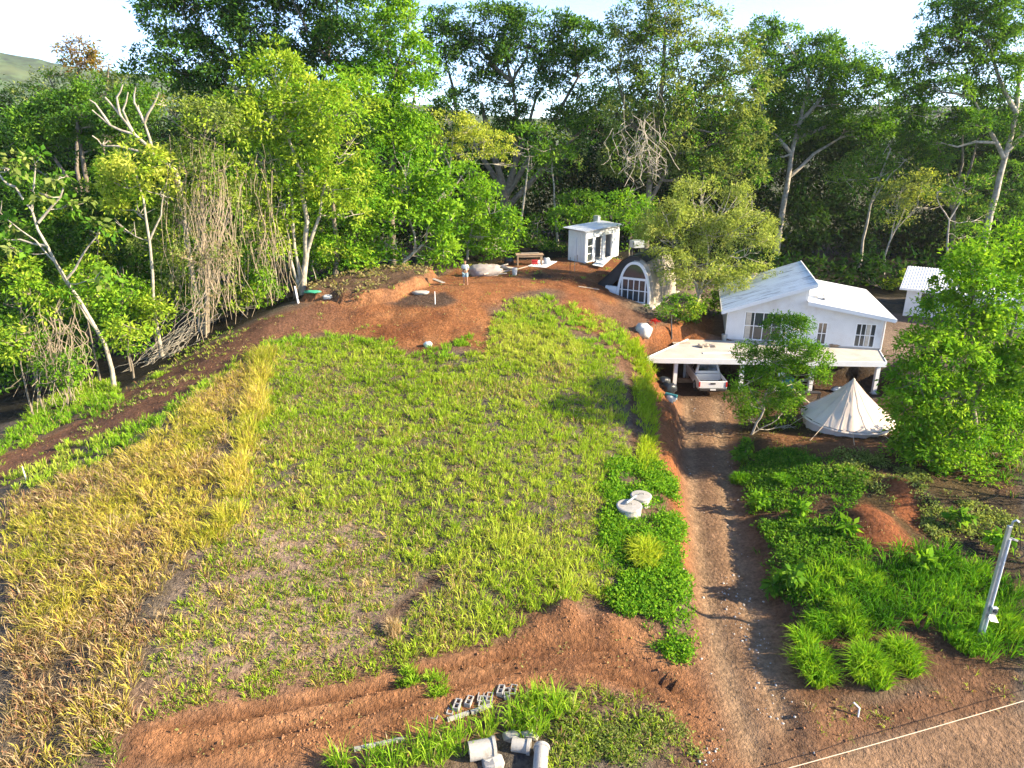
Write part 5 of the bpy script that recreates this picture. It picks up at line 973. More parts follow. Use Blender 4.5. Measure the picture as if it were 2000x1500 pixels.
tree('shrub', 'yellow leaved bush behind the right roof corner of the house', 66, [[(1740,600),(1740,570)]], [(1715,560,34,20),(1760,555,34,24),(1740,585,36,18),(1785,580,22,20),(1690,545,24,16)], 'yellow', .38, 1.0, 'bark', .08, pal2='green', per=20, cat='shrub')
for i, (x, y, h) in enumerate(((26.5, 21.5, 7.2), (28.5, 26.5, 7.8), (32.5, 17.0, 8.5))):
    def q(dx, z): d = 1.0; Yc = y; k = (Yc * cp + (CAMZ - z) * sp); return (1000 + F * (x + dx) / k, 750 + F * ((CAMZ - z) * cp - Yc * sp) / k)
    pm_ = pxm(y, 6); lob = [(*q(random.uniform(-2, 2), h * random.uniform(.45, .95)), 1.5 * pm_, .9 * pm_, random.uniform(-2, 2)) for _ in range(9)]
    tree('roadside_tree', ['nearest', 'middle', 'lower'][i] + ' roadside tree standing just outside the right edge', y, [[q(0, 0), q(.2, h * .4), q(0, h * .8)]], lob, 'green', .3, .5, 'bark', .16, pal2='lush', per=16, group='roadside trees', gapth=.2)
# understorey shrubs that close the forest edge
US = [(40,560,44,60,40,'bright','left edge under the cecropia'),(40,660,60,50,38,'yellow','left edge above the dark gully'),(115,620,44,56,40,'yellow','beneath the leaning cecropia trunk'),(170,560,40,60,43,'bright','between cecropia and yellow tree'),(235,560,46,60,44,'bright','below the yellow tree'),(250,650,40,34,42,'yellow','at the foot of the yellow tree'),
      (300,600,36,44,45,'yellow','left of the vine covered tree foot'),(120,720,50,30,39,'bright','lowest in the dark gully at left'),(520,560,36,36,50,'bright','left of the forked pale trunks'),(480,580,34,34,49,'yellow','below the hanging vines'),(690,520,40,30,57,'green','under the mid green tree'),
      (850,505,40,26,61,'green','behind the earth ledge'),(960,495,40,22,66,'green','behind the timber pile'),(1040,470,40,26,69,'green','behind the workbench'),(1085,490,26,18,68,'dark','left of the shed wall'),(560,470,40,40,56,'green','between the two yellow trees'),(400,590,36,30,50,'green','behind the vine roots'),
      (60,380,60,40,56,'dark','behind the cecropia crown'),(150,400,60,50,55,'dark','behind the yellow tree, upper'),(230,340,50,36,58,'green','under the dead tree'),(60,480,50,40,52,'dark','deep behind the cecropia trunk'),(190,480,50,50,52,'dark','deep left of the yellow tree'),(340,340,50,40,58,'green','behind the dead tree base'),(1392,592,24,26,56.8,'green','in the gap between feathery tree and house'),(1335,566,22,22,59,'green','behind the arched cabin under the feathery tree'),(1400,545,26,26,62,'dark','deep behind the left roof eave')]
for i, (px, py, rx, ry, D, pl, wh) in enumerate(US):
    tree('shrub', 'leafy forest edge shrub ' + wh, D, [[(px, py + ry), (px + 3, py)]], [(px, py - ry * .35, rx * .8, ry * .5), (px - rx * .45, py + ry * .2, rx * .55, ry * .5), (px + rx * .45, py + ry * .25, rx * .55, ry * .5), (px, py + ry * .6, rx * .8, ry * .4)], pl, .32, .95, 'bark', .06, pal2=['yellow', 'green', 'lush'][i % 3], per=20, cat='shrub', group='shrubs along the forest edge', crad=.7)
tree('vine_leaves', 'leafy creeper hanging in front of the dry vine curtain', 46.2, [[(400,650),(402,560),(398,450)]], [(372,395,26,30),(430,385,24,30),(395,470,22,34),(440,500,20,36),(365,520,22,36),(415,560,26,30),(385,610,26,20),(350,600,24,26)], 'olive', .24, .55, 'vine', .05, pal2='tan', per=16, crad=.6, cat='creeper', gapth=-.1)
# hanging vines and roots
def vines(name, label, D, tops, bots, n, rad, seed, m='vine', sway=.5):
    r = np.random.default_rng(seed); mb = MB(); b0 = Vector(PY(*bots[len(bots) // 2], D)); base = Vector((b0.x, b0.y, gh(b0.x, b0.y)))
    ip = lambda q, t, j: np.interp(t, np.linspace(0, 1, len(q)), [p[j] for p in q])
    for i in range(n):
        t = r.random(); t2 = np.clip(t + r.normal(0, .18), 0, 1); a = Vector(PY(ip(tops, t, 0) + r.normal(0, 14), ip(tops, t, 1) + r.normal(0, 34), D + r.uniform(-1.8, .6)))
        b = Vector(PY(ip(bots, t2, 0) + r.normal(0, 16), ip(bots, t2, 1) + r.normal(0, 25), D + r.uniform(-2.4, -.2)))
        u0 = r.random() * .5 if r.random() < .6 else 0; u1 = 1 - (r.random() * .45 if r.random() < .6 else 0); a, b = a.lerp(b, u0), a.lerp(b, u1)
        k = 8; pts = []; off = Vector((0, 0, 0))
        for j in range(k):
            off += Vector((r.normal(0, sway * .3), r.normal(0, sway * .2), r.normal(0, sway * .1))); pts.append(a.lerp(b, j / (k - 1)) + off - base)
        mb.tube(pts, rad * r.uniform(.5, 1.5), 4, cap=False)
    o = mb.build(name, M[m], None, base); tag(o, label, 'vines', kind='stuff')
vines('hanging_vines', 'curtain of dry brown vines hanging down the forest edge at left', 47.5, [(350,330),(400,300),(440,320)], [(370,600),(410,640),(440,600)], 110, .013, 2, sway=.9)
vines('hanging_vines', 'thin dry vines hanging beside the forked pale trunks', 50.5, [(480,330),(540,340)], [(490,560),(560,590)], 60, .012, 3, sway=.7)
vines('hanging_vines', 'grey roots and dead stems at the far left gully', 39.5, [(60,600),(140,620)], [(60,760),(140,780)], 70, .013, 4, sway=.8)
vines('lianas', 'tangle of bare pinkish lianas on the olive giant tree', 69, [(1215,260),(1290,250)], [(1225,335),(1290,330)], 60, .020, 5, 'palebark', 1.2)
vines('dead_branches', 'brushwood pile of grey stems at the foot of the vines', 46, [(430,610),(330,680)], [(330,690),(230,760)], 90, .014, 6, 'palebark', .6)
for i, (x0, y0, x1, y1, D) in enumerate([(540,600,535,500,52),(470,590,478,500,50.5),(690,560,680,490,57),(735,560,700,440,58.5),(880,530,878,480,63),(897,530,890,485,63),(905,532,915,490,63),(1050,500,1050,440,70),(965,515,968,470,67),(940,520,935,470,66.5),(620,590,610,520,54),(505,600,500,530,51)]):
    tree('sapling', 'thin pale sapling trunk ' + ['at the terrace end, left of the forked trunks', 'beside the hanging vines', 'under the mid green tree', 'slanting left of the broad leaved tree', 'left of three behind the person', 'middle of three behind the person', 'right of three behind the person', 'behind the workbench', 'behind the timber pile', 'just right of the person', 'right of the forked trunks', 'left of the forked trunks'][i], D, [[(x0, y0), ((x0 + x1) / 2 + 4, (y0 + y1) / 2), (x1, y1)]], [(x1, y1 - 6, 18, 14)], 'green', .3, .8, 'palebark', .06, per=16, group='saplings along the forest edge', crad=.5)
# wooded mass behind: one body of foliage
def mass(name, label, spec, leaf, pal, seed, m='leaf', per=16, crad=1.6):
    r = np.random.default_rng(seed); Cs = []; Os = []
    for (x, y, z, rx, ry, rz) in spec:
        nc = int(4 * math.pi * (rx * rz + ry * rz + rx * ry) / 3 * .42 / (crad * crad) * 3.3); d = unit(r.normal(size=(nc, 3)) + np.array([0, -.5, .5])); Cs.append(np.array([x, y, z]) + d * r.uniform(.6, 1, (nc, 1)) * np.array([rx, ry, rz])); Os.append(d)
    Cc = np.concatenate(Cs); a = clump_leaves(Cc, crad * r.uniform(.6, 1.2, len(Cc)), per, leaf, r, outdir=np.concatenate(Os)); cl = colours(pal, len(Cc), per, r, 1.3)
    global NLEAF; NLEAF += len(a[0]); o = link(name, leaves_mesh(name, *a, cl, M[m])); tag(o, label, 'forest', kind='stuff')
r_ = np.random.default_rng(77); spec = []
for row, (D, ytop) in enumerate(((92, 270), (108, 205), (90, 400))):
    for px in np.arange(-150, 2200, 62 if row < 2 else 85):
        if row == 2 and (980 < px < 1260 or px < 250): continue
        jx = px + r_.uniform(-20, 20); top = ytop + r_.uniform(-22, 30) + (25 if 860 < px < 1200 else 15 if 1650 < px < 1900 else -20); p = PY(jx, top, D + r_.uniform(-4, 4)); g = gh(p[0], p[1]); hh = max(2.5, p[2] - g)
        spec.append((p[0], p[1], g + hh * .55, 3.0 + r_.random() * 1.5, 3.0, hh * .5))
for px in np.arange(800, 2250, 34):
    p = PY(px + r_.uniform(-10, 10), 470, 87 + r_.uniform(-1, 3)); g = gh(p[0], p[1]); spec.append((p[0], p[1], g + 1.0, 1.7, 1.4, 1.5 + r_.random() * 1.0))
for px in np.arange(1430, 2250, 40):
    p = PY(px + r_.uniform(-12, 12), 535 + r_.uniform(-25, 10), 67 + r_.uniform(-2, 3)); g = gh(p[0], p[1]); spec.append((p[0], p[1], g + .9, 1.5, 1.3, 1.2 + r_.random() * .8))
mass('background_forest', 'dark mass of forest closing the view behind the trees', spec, .62, 'deep', 78, per=17)  # shade of the wood is put into these leaf colours
spec = []
for px in np.arange(-100, 640, 55):
    y0 = np.interp(px, [-100, 0, 300, 560, 640], [820, 770, 640, 560, 540]); D = np.interp(px, [-100, 300, 640], [41, 49, 58]) + 4.5
    for k in range(4):
        p = PY(px + r_.uniform(-15, 15), y0 - 40 - k * 75 + r_.uniform(-20, 20), D + k * 1.6); spec.append((p[0], p[1], p[2], 1.9, 1.6, 1.7))
mass('gully_foliage', 'shaded green leaves filling the gully behind the left forest edge', spec, .40, 'green', 79, per=14, crad=1.0)
print('LEAVES', NLEAF)
# ---------------------------------------------------------------- grass
def blades(P, hgt, nb, spread, cols, r, width=.03, lean=.6, stiff=.5):
    """tufts at P (n,3): nb blades each, tapering and bending outwards; returns vertices, loops, starts, colours"""
    n = len(P); az = r.uniform(0, 2 * np.pi, (n, nb)); rad = spread[:, None] * np.sqrt(r.random((n, nb))); L_ = hgt[:, None] * r.uniform(.55, 1.2, (n, nb))
    a2 = az + r.normal(0, .5, (n, nb)); d = np.stack([np.cos(a2), np.sin(a2)], -1); out = lean * r.uniform(.25, 1.3, (n, nb)) * L_
    root = np.concatenate([P[:, None, :2] + np.stack([np.cos(az), np.sin(az)], -1) * rad[..., None], np.broadcast_to(P[:, None, 2:], (n, nb, 1))], -1)
    mid = root.copy(); mid[..., :2] += d * (out * .42)[..., None]; mid[..., 2] += L_ * .58
    tip = root.copy(); tip[..., :2] += d * out[..., None]; tip[..., 2] += np.maximum(L_ * .95 - out * stiff, L_ * .2)
    ps = r.uniform(0, np.pi, (n, nb)); sd = np.stack([np.cos(ps), np.sin(ps), np.zeros_like(ps)], -1) * (width * r.uniform(.6, 1.3, (n, nb)))[..., None] * .5
    V = np.stack([root - sd * .8, root + sd * .8, mid + sd, mid - sd, tip], 2).reshape(-1, 3); m = n * nb; b = 5 * np.arange(m)[:, None]
    lp = np.concatenate([b + np.array([0, 1, 2, 3]), b + np.array([3, 2, 4])], 1).ravel(); st = (7 * np.arange(m)[:, None] + np.array([0, 4])).ravel()
    return V, lp, st, np.repeat(cols.reshape(-1, 3), 5, 0)
GP = {'field': [(.17,.30,.02),(.28,.44,.03),(.40,.54,.05),(.50,.56,.09)], 'gold': [(.32,.37,.04),(.52,.50,.07),(.64,.54,.12),(.66,.48,.20)], 'dry': [(.30,.23,.11),(.46,.34,.20),(.60,.47,.30),(.36,.20,.12)],
      'lush': [(.045,.15,.015),(.085,.25,.018),(.16,.38,.02),(.30,.48,.03)], 'verge': [(.14,.32,.02),(.25,.46,.03),(.38,.55,.05),(.48,.53,.10)], 'yell': [(.25,.38,.025),(.38,.52,.035),(.50,.58,.05),(.56,.57,.08)]}
def gcol(pal, t, r, nb, dryp=None):
    a = np.array(GP[pal]); n = len(t); tt = np.clip(t[:, None] + r.normal(0, .16, (n, nb)), 0, .999) * 3; i = tt.astype(int); f = (tt - i)[..., None]
    c = a[i] * (1 - f) + a[np.minimum(i + 1, 3)] * f
    if dryp is not None:
        b = np.array(GP['dry'])[r.integers(0, 4, (n, nb))]; s = r.random((n, nb)) < dryp[:, None]; c = np.where(s[..., None], b, c)
    return c * r.uniform(.85, 1.15, (n, nb, 1))
NBL = 0
def grass(name, label, polys, sp, pal, h, nb, spread, seed, width=.03, lean=.6, excl=(), keep=None, tone=None, dry=None, hmod=None, stiff=.5, edge=.5):
    global NBL
    r = np.random.default_rng(seed); A = np.concatenate([np.array(p) for p in polys]); lo, hi = A.min(0) - .2, A.max(0) + .2
    x, y = np.meshgrid(np.arange(lo[0], hi[0], sp), np.arange(lo[1], hi[1], sp)); x = x.ravel() + r.uniform(-.5, .5, x.size) * sp * 1.5; y = y.ravel() + r.uniform(-.5, .5, y.size) * sp * 1.5
    w = fbm(x, y, 1.3, 3, 50) * 1.2; ok = np.zeros(x.size, bool)
    for p in polys: ok |= r.random(x.size) < sst(.35, -edge, poly_sd(p, x, y) + w)
    for p in excl: ok &= poly_sd(p, x, y) + w * .5 > .1
    if keep is not None: ok &= r.random(x.size) < keep(x, y)
    x, y = x[ok], y[ok]; P = np.c_[x, y, H(x, y) - .02]; n = len(x)
    t = (tone(x, y) if tone else .45 + fbm(x, y, 3, 3, 60) * 1.3) + r.normal(0, .10, n); dp = dry(x, y) if dry else None
    hh = h * r.uniform(.6, 1.3, n) * (hmod(x, y) if hmod else 1); NBL += n * nb
    V, lp, st, c = blades(P, hh, nb, np.full(n, spread), gcol(pal, np.clip(t, 0, .99), r, nb, dp), r, width, lean, stiff)
    o = link(name, raw_mesh(name, V, lp, st, M['grass'], False, c)); tag(o, label, 'grass', kind='stuff'); return o
BARE = [POLY['track'], POLY['terrace'], POLY['bank'], DRIVE, POLY['trench'], POLY['foot'], SLAB, CUT]
FIELD = wp([(520,690),(560,668),(640,660),(720,668),(830,700),(900,695),(950,690),(960,640),(1010,585),(1050,590),(1120,660),(1200,690),(1225,760),(1235,900),(1190,940),(1180,1100),(1190,1180),(1100,1170),(1020,1230),(940,1270),(850,1295),(700,1330),(560,1355),(400,1390),(290,1410),(300,1300),(360,1150),(430,1030),(440,920),(490,820)])
GOLD = wp([(500,690),(480,760),(440,900),(420,1020),(350,1150),(300,1300),(260,1420),(220,1498),(2,1498),(2,960),(60,960),(200,900),(300,850),(380,770),(450,720)])
SUN_TOP = wp([(960,640),(1040,600),(1150,680),(1100,720),(980,700)]); SUN_LOWL = wp([(440,900),(520,820),(700,930),(800,1000),(760,1060),(640,1000),(480,990)])  # zones of the field where sunlight is painted into the grass tone
SUN_LOWR = wp([(800,1200),(880,1080),(1000,1030),(1180,1090),(1190,1180),(1020,1230),(900,1290),(820,1290)])
RIDGE = wp([(505,690),(470,830),(430,980),(400,1060),(430,1060),(470,960),(515,820),(535,690)])
def inz(p, x, y, s=.8): return sst(s, -s, poly_sd(p, x, y))
fd = lambda x, y: np.clip(.05 + .25 * inz(POLY['dry'], x, y, 1.5) + .3 * (fbm(x, y, 2.5, 3, 70) > .12) , 0, .9)
grass('grass_tufts', 'yellow green grass tufts spotting the face of the mound', [FIELD], .30, 'field', .34, 24, .15, 101, .025, .75, BARE, keep=lambda x, y: np.clip(.82 + fbm(x, y, .9, 3, 80) * 1.7 + .3 * inz(SUN_TOP, x, y) + .3 * inz(SUN_LOWR, x, y), .12, 1),
      tone=lambda x, y: .50 + fbm(x, y, 3, 3, 60) * 1.0 + .38 * inz(SUN_TOP, x, y, 1.2) + .28 * inz(SUN_LOWL, x, y, 1.2) + .22 * inz(SUN_LOWR, x, y, 1.2), dry=fd, hmod=lambda x, y: 1 + fbm(x, y, 1.1, 3, 95) * 1.5 - .3 * inz(POLY['dry'], x, y, 1.5) + .35 * inz(SUN_LOWR, x, y) + .2 * inz(SUN_TOP, x, y))  # lighter blade colours stand in for sun on these zones
grass('short_grass', 'fine short grass growing between the tufts of the mound', [FIELD], .27, 'field', .19, 11, .18, 115, .024, 1.0, BARE, keep=lambda x, y: np.clip(.9 + fbm(x, y, 1.4, 3, 90) * 2.0 - .35 * inz(POLY['dry'], x, y, 1.5), .05, 1), tone=lambda x, y: .35 + fbm(x, y, 2, 3, 91) * 1.3, dry=lambda x, y: np.full(x.shape, .15))
grass('stray_golden_grass', 'stray straw coloured grass spreading from the shoulder into the field', [FIELD], .55, 'gold', .42, 16, .12, 116, .022, .9, BARE, stiff=.3, keep=lambda x, y: np.clip(sst(3.2, 0, poly_sd(GOLD, x, y)) * .9 + .35 * inz(POLY['dry'], x, y, 2) + .04, 0, 1), dry=lambda x, y: np.full(x.shape, .4))
grass('dead_grass', 'short dead grass between the tufts on the mound', [FIELD, GOLD], .36, 'dry', .18, 10, .2, 102, .022, 1.2, BARE, tone=lambda x, y: .4 + fbm(x, y, 2, 3, 61) * 1.2, keep=lambda x, y: np.clip(.5 + .5 * inz(POLY['dry'], x, y, 1.5), 0, 1))
grass('golden_grass', 'tall dry golden grass covering the left shoulder of the mound', [GOLD], .24, 'gold', .55, 22, .15, 103, .024, .95, BARE, stiff=.3, edge=1.3, keep=lambda x, y: np.clip(.92 + fbm(x, y, 1.0, 3, 96) * 1.9, .1, 1), tone=lambda x, y: .42 + fbm(x, y, 2.2, 4, 62) * 1.3 + .1 * inz(RIDGE, x, y), dry=lambda x, y: np.clip(.40 + fbm(x, y, 2.4, 3, 63) * 2.0 + .45 * sst(25, 15, y), .03, .92), hmod=lambda x, y: .85 + fbm(x, y, 1.5, 3, 64) * 1.2)
grass('golden_grass_crest', 'tallest bright yellow grass along the crest left of the mound', [RIDGE], .24, 'gold', .75, 28, .15, 104, .024, .7, [], stiff=.3, tone=lambda x, y: .35 + fbm(x, y, 2, 3, 65) * 1.2, dry=lambda x, y: np.full(x.shape, .12))
LV = wp([(2,955),(60,955),(200,890),(330,830),(430,740),(500,700),(490,690),(420,735),(310,810),(150,870),(60,910),(2,940)]); LV2 = wp([(2,860),(60,800),(140,750),(220,740),(255,775),(180,815),(120,840),(2,895)]); LV3 = wp([(60,930),(120,870),(250,840),(300,825),(250,880),(120,935),(60,960)])
grass('left_verge_grass', 'green grass edging the dirt path down the left side', [LV, LV2, LV3], .30, 'verge', .42, 20, .13, 105, .03, .7, [], keep=lambda x, y: np.clip(.7 + fbm(x, y, 1.5, 3, 81) * 2, .1, 1), dry=lambda x, y: np.full(x.shape, .08))
TOPF = wp([(520,672),(600,648),(690,655),(760,675),(690,672),(600,668),(530,690)]); TOP2 = wp([(720,660),(770,665),(765,690),(730,685)]); TOP3 = wp([(880,665),(920,655),(925,675),(890,690),(870,700),(800,695),(780,685),(830,690)]); SL = wp([(960,612),(1010,588),(1060,578),(1110,585),(1150,605),(1195,625),(1225,650),(1234,700),(1200,705),(1120,668),(1040,645),(965,655)])
grass('bank_grass', 'fresh green grass fringing the terrace bank and the slope to the cabin', [TOPF, TOP2, TOP3, SL], .33, 'verge', .42, 22, .15, 106, .03, .75, [], keep=lambda x, y: np.clip(.72 + fbm(x, y, 1.2, 3, 82) * 2.8, 0, 1))
PATHG = wp([(230,770),(330,700),(430,650),(540,612),(560,625),(440,690),(330,760),(240,810)])
grass('terrace_weeds', 'scattered weeds and grass creeping over the bare red terrace and path', [POLY['terrace'], PATHG], .42, 'verge', .22, 14, .16, 117, .026, .9, [], keep=lambda x, y: np.clip(fbm(x, y, 1.8, 4, 97) * 3.0 - .32 + .3 * inz(PATHG, x, y, .4) + .35 * sst(-6, -14, x) + .18 * sst(44.5, 42, y), 0, 1), dry=lambda x, y: np.full(x.shape, .35))
EDGE = wp([(1220,660),(1250,665),(1262,700),(1276,780),(1280,870),(1275,930),(1245,930),(1247,830),(1242,720)]); CRE = wp([(1190,905),(1285,905),(1325,950),(1335,1040),(1345,1130),(1345,1250),(1340,1310),(1280,1270),(1240,1215),(1190,1180),(1180,1060),(1178,960)])
grass('edge_grass', 'bright strip of grass along the top of the red cut bank', [EDGE], .25, 'yell', .55, 26, .15, 107, .03, .7, [], tone=lambda x, y: .35 + fbm(x, y, 2, 3, 66) * 1.2)
grass('creeper_grass', 'deep green grass around the septic rings', [CRE], .42, 'lush', .42, 20, .15, 108, .03, .8, [DRIVE], keep=lambda x, y: np.clip(.6 + fbm(x, y, 1.5, 3, 83) * 2, .1, 1))
VER = wp([(560,1480),(700,1480),(830,1450),(990,1385),(1040,1348),(1095,1345),(1100,1400),(1060,1425),(930,1445),(900,1498),(560,1498)]); VER2 = wp([(1060,1360),(1180,1345),(1270,1372),(1330,1430),(1370,1498),(1090,1498),(1085,1420),(1110,1390)]); BL = wp([(160,1498),(200,1430),(340,1420),(420,1450),(360,1498)])
grass('verge_grass', 'tall bright green grass at the bottom edge above the concrete pipes', [VER], .23, 'verge', .78, 24, .13, 109, .026, .6, [POLY['track']], tone=lambda x, y: .5 + fbm(x, y, 1.5, 3, 67) * 1.3, dry=lambda x, y: np.full(x.shape, .06))
grass('thin_verge_grass', 'thinner dusty grass between track and driveway', [VER2, BL], .24, 'field', .34, 18, .14, 110, .022, .9, [POLY['track']], keep=lambda x, y: np.clip(.75 + fbm(x, y, .9, 3, 84) * 2, .1, 1), dry=lambda x, y: np.full(x.shape, .3))
RB = wp([(1445,900),(1500,880),(1600,880),(1700,930),(1660,1000),(1700,1080),(1650,1120),(1560,1180),(1530,1230),(1490,1110),(1455,1000)]); RL = wp([(1560,1130),(1660,1100),(1760,1080),(1830,1070),(1920,1110),(1998,1180),(1998,1275),(1930,1280),(1850,1250),(1760,1230),(1700,1240),(1600,1180)])
grass('bank_weeds', 'low green weeds on the bank right of the driveway', [RB], .36, 'lush', .28, 18, .18, 111, .035, 1.1, [DRIVE, POLY['mound1'], POLY['mound2']], keep=lambda x, y: np.clip(.55 + fbm(x, y, 1.6, 3, 85) * 2.4, .03, 1))
grass('lush_grass', 'long deep green grass around the electricity pole', [RL], .29, 'lush', .75, 26, .16, 112, .028, .75, [], tone=lambda x, y: .5 + fbm(x, y, 2, 3, 68) * 1.4, keep=lambda x, y: np.clip(.85 + fbm(x, y, 1.6, 3, 86) * 1.6, .1, 1))
grass('roadside_weeds', 'sparse weeds on the earth above the road', [wp([(1560,1380),(1700,1370),(1990,1300),(1990,1350),(1700,1430),(1600,1460)])], .32, 'field', .20, 12, .16, 113, .02, 1.2, keep=lambda x, y: np.clip(.45 + fbm(x, y, 1, 3, 87) * 2, 0, 1), dry=lambda x, y: np.full(x.shape, .6))
def leafy(px, py, h, label, seed, pal='green', leaf=.38, n=9):
    r = np.random.default_rng(seed); q = hit(px, py); e = empty('leafy_plant', q, 0, label, 'plant', 'broad leaved plants on the bank'); st = MB(); Cc = []
    for k in range(n):
        a = r.uniform(0, 6.28); d = r.uniform(.1, .45) * h; p = (math.cos(a) * d, math.sin(a) * d, h * r.uniform(.55, 1)); st.tube([(0, 0, -.05), (p[0] * .4, p[1] * .4, p[2] * .6), p], .012, 5); Cc.append(p)
    st.build('stem', M['bark'], e); Cc = np.array(Cc); a = clump_leaves(Cc, np.full(n, .16), 9, leaf, r, .45, aspect=.45); link('leaves', leaves_mesh('leaves', *a, colours(pal, n, 9, r), M['leaf']), e)
for i, (px, py, h, l) in enumerate([(1447, 905, .8, 'broad leaved plant at the driveway edge below the small tree'), (1478, 995, .7, 'broad leaved plant up the bank, beside the driveway bend'), (1545, 1150, .7, 'broad leaved plant in the weeds left of the tall grass'), (1650, 1045, .6, 'broad leaved plant at the foot of the lower red cut'), (1510, 1165, .6, 'small broad leaved plant by the driveway stones'), (1560, 1010, .6, 'broad leaved plant in the middle of the weedy bank'), (1455, 885, .6, 'feathery plant at the top of the driveway bank'), (1800, 1120, .7, 'broad leaved plant behind the long grass'), (1870, 1030, .7, 'broad leaved plant in the shade under the big tree'), (1950, 1080, .7, 'broad leaved plant at the right edge behind the pole')]): leafy(px, py, h, l, 300 + i, ['green', 'lush'][i % 2])
grass('tent_grass', 'patchy low grass on the earth round the tent', [wp([(1500,800),(1560,800),(1600,870),(1740,880),(1700,920),(1600,900),(1500,880)]), wp([(1800,1000),(1990,1000),(1990,1120),(1900,1100)])], .42, 'field', .15, 12, .2, 114, .025, 1.3, keep=lambda x, y: np.clip(.35 + fbm(x, y, 1, 3, 88) * 2.4, 0, 1))
grass('roadside_grass', 'rough grass under the trees along the right hand roadside', [[(20.5,20.5),(33,19),(37,46),(27,43),(25,36),(22.5,29)]], .55, 'lush', .45, 15, .2, 118, .032, .9, [POLY['road']], keep=lambda x, y: np.clip(.7 + fbm(x, y, 1.8, 3, 98) * 2, .05, 1), dry=lambda x, y: np.full(x.shape, .15))
# single big clumps
def clump(px, py, h, rx, nb, label, pal='lush', name='grass_clump', ry=None, seed=0, width=.028, lean=.75, group='big grass clumps beside the driveway', tone=.5):
    r = np.random.default_rng(1000 + seed); q = hit(px, py); n = 26; a = r.uniform(0, 6.28, n); d = np.sqrt(r.random(n)); ry = ry or rx
    x = q[0] + np.cos(a) * d * rx; y = q[1] + np.sin(a) * d * ry; P = np.c_[x - q[0], y - q[1], H(x, y) - q[2] - .03]
    V, lp, st, c = blades(P, h * (1.15 - .45 * d) , nb, np.full(n, .12), gcol(pal, np.full(n, tone) + r.normal(0, .1, n), r, nb), r, width, lean, .45)
    o = link(name, raw_mesh(name, V, lp, st, M['grass'], False, c), None, q); tag(o, label, 'grass clump', group)
for i, a in enumerate([(1585,1300,.95,.55,40,'long lush grass clump right beside the driveway',1.3),(1690,1315,1.0,.75,44,'biggest round grass clump near the road',.7),(1762,1292,.85,.6,40,'round grass clump right of the biggest one',.6),(1655,1215,.8,.6,36,'narrow grass clump behind the biggest one',1.0),(1690,1140,.75,.6,36,'grass clump below the bare red mounds',.9),(1600,1225,.7,.45,30,'small grass clump behind the one beside the driveway',.6),(1960,1230,.9,.8,40,'bright grass clump right of the pole foot',.8),(1885,1262,.7,.45,34,'grass clump hugging the pole foot',.4),(1530,945,.6,.45,24,'spiky clump up the bank right of the driveway',.4),(1445,940,.6,.4,24,'spiky clump at the driveway edge, up the bank',.4),(1530,1135,.5,.4,20,'spiky weed clump halfway down the driveway edge',.4),(1260,1090,.9,.6,34,'yellow green grass clump in the creeper patch',.8)]):
    clump(a[0], a[1], a[2] * .95, a[3] * .8, a[4] + 8, a[5], 'lush' if i < 11 else 'yell', ry=a[6] * .85, seed=i, tone=.85 if i in (0, 1, 2, 3, 4, 6) else .55)
clump(768, 1238, .75, .14, 14, 'dry straw coloured grass tussock by the small trench', 'dry', 'grass_tussock', seed=30, lean=.35, group=None, width=.016)
for i, (px, py, l) in enumerate(((310, 735, 'green tussock on the bare path, left'), (855, 1340, 'small green tussock at the upper edge of the track, right'), (800, 1330, 'yellow green tussock at the upper edge of the track, left'), (900, 672, 'dark green tussock on the terrace bank'))): clump(px, py, .4, .32, 16, l, 'verge', 'grass_tussock', seed=40 + i, group='lone tussocks', width=.026)
# creepers: small leaves hugging the ground
def creeper(name, label, polys, n, leaf, pal, seed, hgt=.22, keep=None, excl=(), per=12, rad=.24):
    global NLEAF
    r = np.random.default_rng(seed); A = np.concatenate([np.array(p) for p in polys]); lo, hi = A.min(0), A.max(0); q = r.uniform(lo, hi, (n * 4, 2)); ok = np.zeros(len(q), bool)
    for p in polys: ok |= poly_sd(p, q[:, 0], q[:, 1]) + fbm(q[:, 0], q[:, 1], 1.3, 3, 55) * 1.2 < 0
    ok &= poly_sd(DRIVE, q[:, 0], q[:, 1]) > .05 + .4 * r.random(len(q)); ok &= fbm(q[:, 0], q[:, 1], 1.1, 3, 56) > -.10 + .1 * r.random(len(q))
    for p in excl: ok &= poly_sd(p, q[:, 0], q[:, 1]) > .0
    q = q[ok][:n]; mound = np.clip(fbm(q[:, 0], q[:, 1], 1.2, 3, 57) + .25, 0, 1) * 1.1; Cc = np.c_[q, H(q[:, 0], q[:, 1]) + hgt * mound * 1.4]
    a = clump_leaves(Cc, np.full(len(Cc), rad) * r.uniform(.6, 1.3, len(Cc)), per, leaf, r, flat=.55, aspect=.6); NLEAF += len(a[0])
    o = link(name, leaves_mesh(name, *a, colours(pal, len(Cc), per, r, 1.2), M['leaf'])); tag(o, label, 'creeper', kind='stuff')
creeper('creeper', 'dense green creeper spilling down beside the driveway', [CRE], 2300, .12, 'lush', 201, .3)
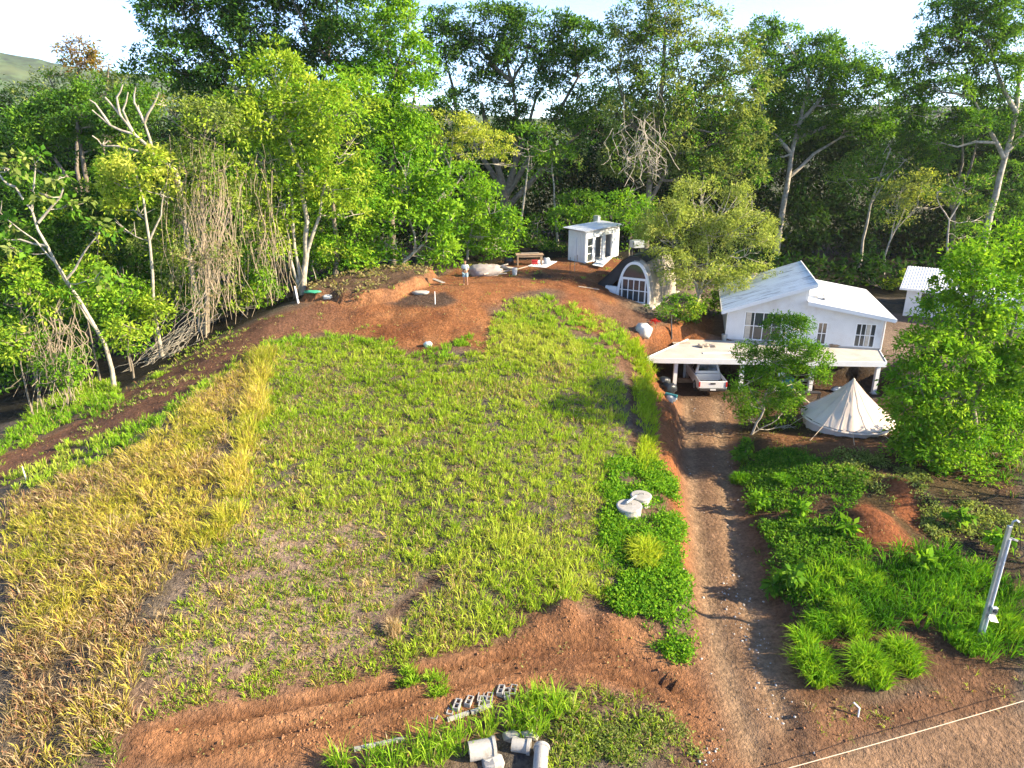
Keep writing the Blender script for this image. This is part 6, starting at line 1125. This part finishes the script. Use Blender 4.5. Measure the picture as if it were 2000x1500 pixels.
creeper('bank_creeper', 'low creeper and weeds on the bank right of the driveway', [RB, wp([(1530,1130),(1640,1110),(1620,1190),(1570,1230),(1530,1220)])], 1700, .13, 'green', 202, .16, excl=(POLY['mound1'], POLY['mound2']))
creeper('verge_creeper', 'dusty weeds between track and driveway at the bottom', [VER2], 420, .09, 'olive', 203, .12)
creeper('slope_creeper', 'thin weeds on the earth between tent, red cuts and big tree', [wp([(1600,880),(1760,890),(1830,960),(1990,1010),(1990,1100),(1850,1060),(1700,960),(1620,920)])], 650, .12, 'olive', 204, .12, excl=(POLY['mound1'], POLY['mound2']))
creeper('leaf_litter', 'dead leaves and twig litter strewn over the bare red earth', [POLY['terrace'], POLY['track'], POLY['bank'], LEDGE, POLY['roadedge'], POLY['rbank']], 1700, .10, 'tan', 205, .0, per=4, rad=.3)
creeper('ledge_litter', 'dry litter and dead stems on top of the earth ledge', [LEDGE], 220, .22, 'tan', 206, .05, per=7, rad=.3)
# red flowers below the cabin
q = hit(1281, 640); r = np.random.default_rng(9); Cc = np.c_[r.normal(0, .16, (12, 2)), r.uniform(.3, .5, 12)]; a = clump_leaves(Cc, np.full(12, .1), 10, .12, r); fl = link('flower_bush', leaves_mesh('flower_bush', *a, np.tile((.55, .02, .03), (120, 1)) * r.uniform(.7, 1.1, (120, 1)), M['leaf']), None, q); tag(fl, 'small bush of red flowers beside the white bulk bag', 'flowers')
MB().tube([(0, 0, -.05), (.02, 0, .4)], .02, 5).build('stem', M['bark'], fl)
print('BLADES', NBL, 'LEAVES', NLEAF)
# ---------------------------------------------------------------- hazy air
mh = bpy.data.materials.new('hazy_air'); mh.use_nodes = True; N_ = mh.node_tree.nodes; N_.remove(N_['Principled BSDF'])
pv = N_.new('ShaderNodeVolumePrincipled'); pv.inputs['Color'].default_value = (.92, .96, 1, 1); pv.inputs['Density'].default_value = .00012; pv.inputs['Anisotropy'].default_value = .2
mh.node_tree.links.new(pv.outputs[0], N_['Material Output'].inputs['Volume'])
hz = MB().box(-2900, 2900, -2900, 2900, -16, 320).build('haze', mh); tag(hz, 'thin pale haze in the air over the valley', kind='stuff')
